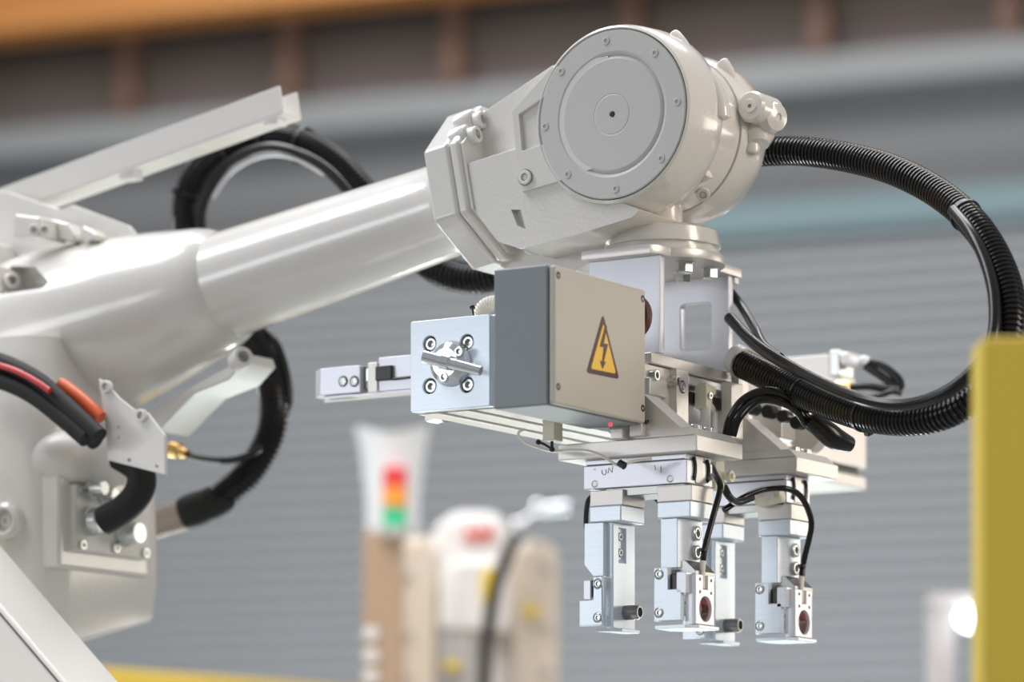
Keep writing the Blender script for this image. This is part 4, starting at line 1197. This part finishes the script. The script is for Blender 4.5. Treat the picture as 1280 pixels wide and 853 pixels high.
q = obj('dress_cable', ccable([(604, 1040, 0), (605, 900, 0), (607, 830, 0), (612, 775, 0), (622, 725, 0), (640, 680, 0), (658, 650, .02), (690, 630, .06)], 0.0105, d5-0.04), BLACK); tag(q, 'thick blurred black cable in front of the background robot', 'cable')
q = obj('metal_tube', ccable([(648, 668, 0), (660, 650, 0), (680, 638, 0), (710, 634, 0)], 0.010, d5-0.07), mat('bright_metal_tube', (0.85, 0.88, 0.92), 0.15, 0.9)); tag(q, 'shiny metal tube curving off the top of the background robot', 'tube')
bmx = newbm()
for a, b, r in ((671, 634, 0.012), (647, 656, 0.011)):
    bmesh.ops.create_uvsphere(bmx, u_segments=16, v_segments=10, radius=r, matrix=Matrix.Translation(pc(a, b, d5-0.09)))
q = obj('highlight_beads', bmx, mat('chrome', (0.9, 0.9, 0.92), 0.08, 1.0), br2)  # chrome beads added to give bright highlights along the tube, not clamps

# signal tower
st = thing('signal_tower', 'blurred red, amber and green signal tower wrapped in a white flared cover', 'signal light', tuple(camp((487-640)/FPX*5.4, 5.4, 0)))
dd5 = 5.4
sc = pc(491, 600, dd5)
M_COV = mat('white_flared_cover', (0.85, 0.86, 0.88), 0.5, 0, 0)
hwf = lambda px: px/FPX*dd5
bm = newbm()
zt1 = CH+(HOR-666)/FPX*dd5
lathe(bm, [(0, 0), (hwf(33), 0.0), (hwf(34), hwf(40)), (hwf(40), hwf(95)), (hwf(47), hwf(125)), (hwf(45), hwf(122)), (hwf(38), hwf(90)), (hwf(30), hwf(40)), (hwf(28), hwf(3))], frame((sc.x, sc.y, zt1), (0, 0, 1)), 32)
for v in bm.verts:
    if v.co.z > zt1+hwf(110):
        t_ = (v.co-sc).dot(Vector((cs, sn, 0)))/hwf(47)
        v.co.z += hwf(14)*abs(t_)**1.5-hwf(6)
obj('flared_cover', bm, M_COV, st)
fr = Vector((sn, -cs, 0))
for i, (c, nm) in enumerate((((0.80, 0.05, 0.05), 'red_lamp'), ((0.95, 0.35, 0.04), 'amber_lamp'), ((0.05, 0.60, 0.30), 'green_lamp'))):
    cpx = 495
    p = pc(cpx, (602, 626, 652)[i], dd5)+fr*hwf(36)
    bm = newbm(); lathe(bm, [(0, -hwf(12)), (hwf(15), -hwf(12)), (hwf(15), hwf(12)), (0, hwf(12))], frame(p, (0, 0, 1)), 24)
    obj(nm, bm, mat(nm+'_plastic', c, 0.3), st)
p = pc(495, 670, dd5)+fr*hwf(36)
bm = newbm(); lathe(bm, [(0, -hwf(6)), (hwf(19), -hwf(6)), (hwf(19), hwf(6)), (0, hwf(6))], frame(p, (0, 0, 1)), 24); obj('lamp_base', bm, M_GR, st)
M_TAN = mat('tan_post', (0.46, 0.32, 0.215), 0.5, 0, 0)
obj('post', cbox(453, 503, 664, None, dd5-0.05, 0.10), M_TAN, st, 0.004)
for py in (793, 820, 846):
    bm = newbm(); lathe(bm, [(0, 0.004), (hwf(8), 0.003), (hwf(9), 0), (0, 0)], frame(pc(463, py, dd5-0.052), fr), 20); obj('button', bm, WHITEP, st)

# right white frame with lamp
M_FRM = mat('off_white_frame_paint', (0.58, 0.545, 0.54), 0.5)
wf = thing('white_frame', 'blurred white frame with a bright lamp at the bottom right', 'frame', tuple(camp((1178-640)/FPX*5.2, 5.2, 0)))
obj('upright', cbox(1162, 1194, 746, None, 5.2, 0.05), M_FRM, wf, 0.004)
obj('crossbar', cbox(1162, 1300, 742, 760, 5.19, 0.05), M_FRM, wf, 0.004)
obj('far_upright', cbox(1300, 1330, 742, None, 5.2, 0.05), M_FRM, wf, 0.004)
bm = newbm(); bmesh.ops.create_uvsphere(bm, u_segments=24, v_segments=14, radius=1)
bmesh.ops.transform(bm, matrix=Matrix.Translation(pc(1214, 773, 5.17)) @ Matrix.Rotation(R(32), 4, 'Z') @ Matrix.Diagonal((0.022, 0.015, 0.019, 1)), verts=bm.verts[:])
obj('lamp', bm, LENS, wf)

# yellow rail bottom left
yr = thing('yellow_rail', 'blurred yellow machine rail at the bottom left', 'rail', tuple(camp(-0.55, 5.0, 0)))
ya, yb = pc(60, 832, 4.9), pc(330, 860, 5.3)
dy_ = (yb-ya); dy_.z = 0; dy_.normalize()
za_ = (ya.z)
bm = newbm(); box(bm, -1.2, 0.8, -0.03, 0.03, -0.12, 0.0)
Mr = Matrix((dy_, Vector((-dy_.y, dy_.x, 0)), Vector((0, 0, 1)))).transposed().to_4x4(); Mr.translation = ya
bmesh.ops.transform(bm, matrix=Mr, verts=bm.verts[:])
M_YB = mat('bright_yellow_paint', (0.85, 0.60, 0.08), 0.4)
obj('rail', bm, M_YB, yr, 0.004)
for t_ in (-1.1, 0.7):
    bm = newbm(); box(bm, t_-0.03, t_+0.03, -0.028, 0.028, -ya.z, -0.11)
    bmesh.ops.transform(bm, matrix=Mr, verts=bm.verts[:]); obj('leg', bm, M_YB, yr)
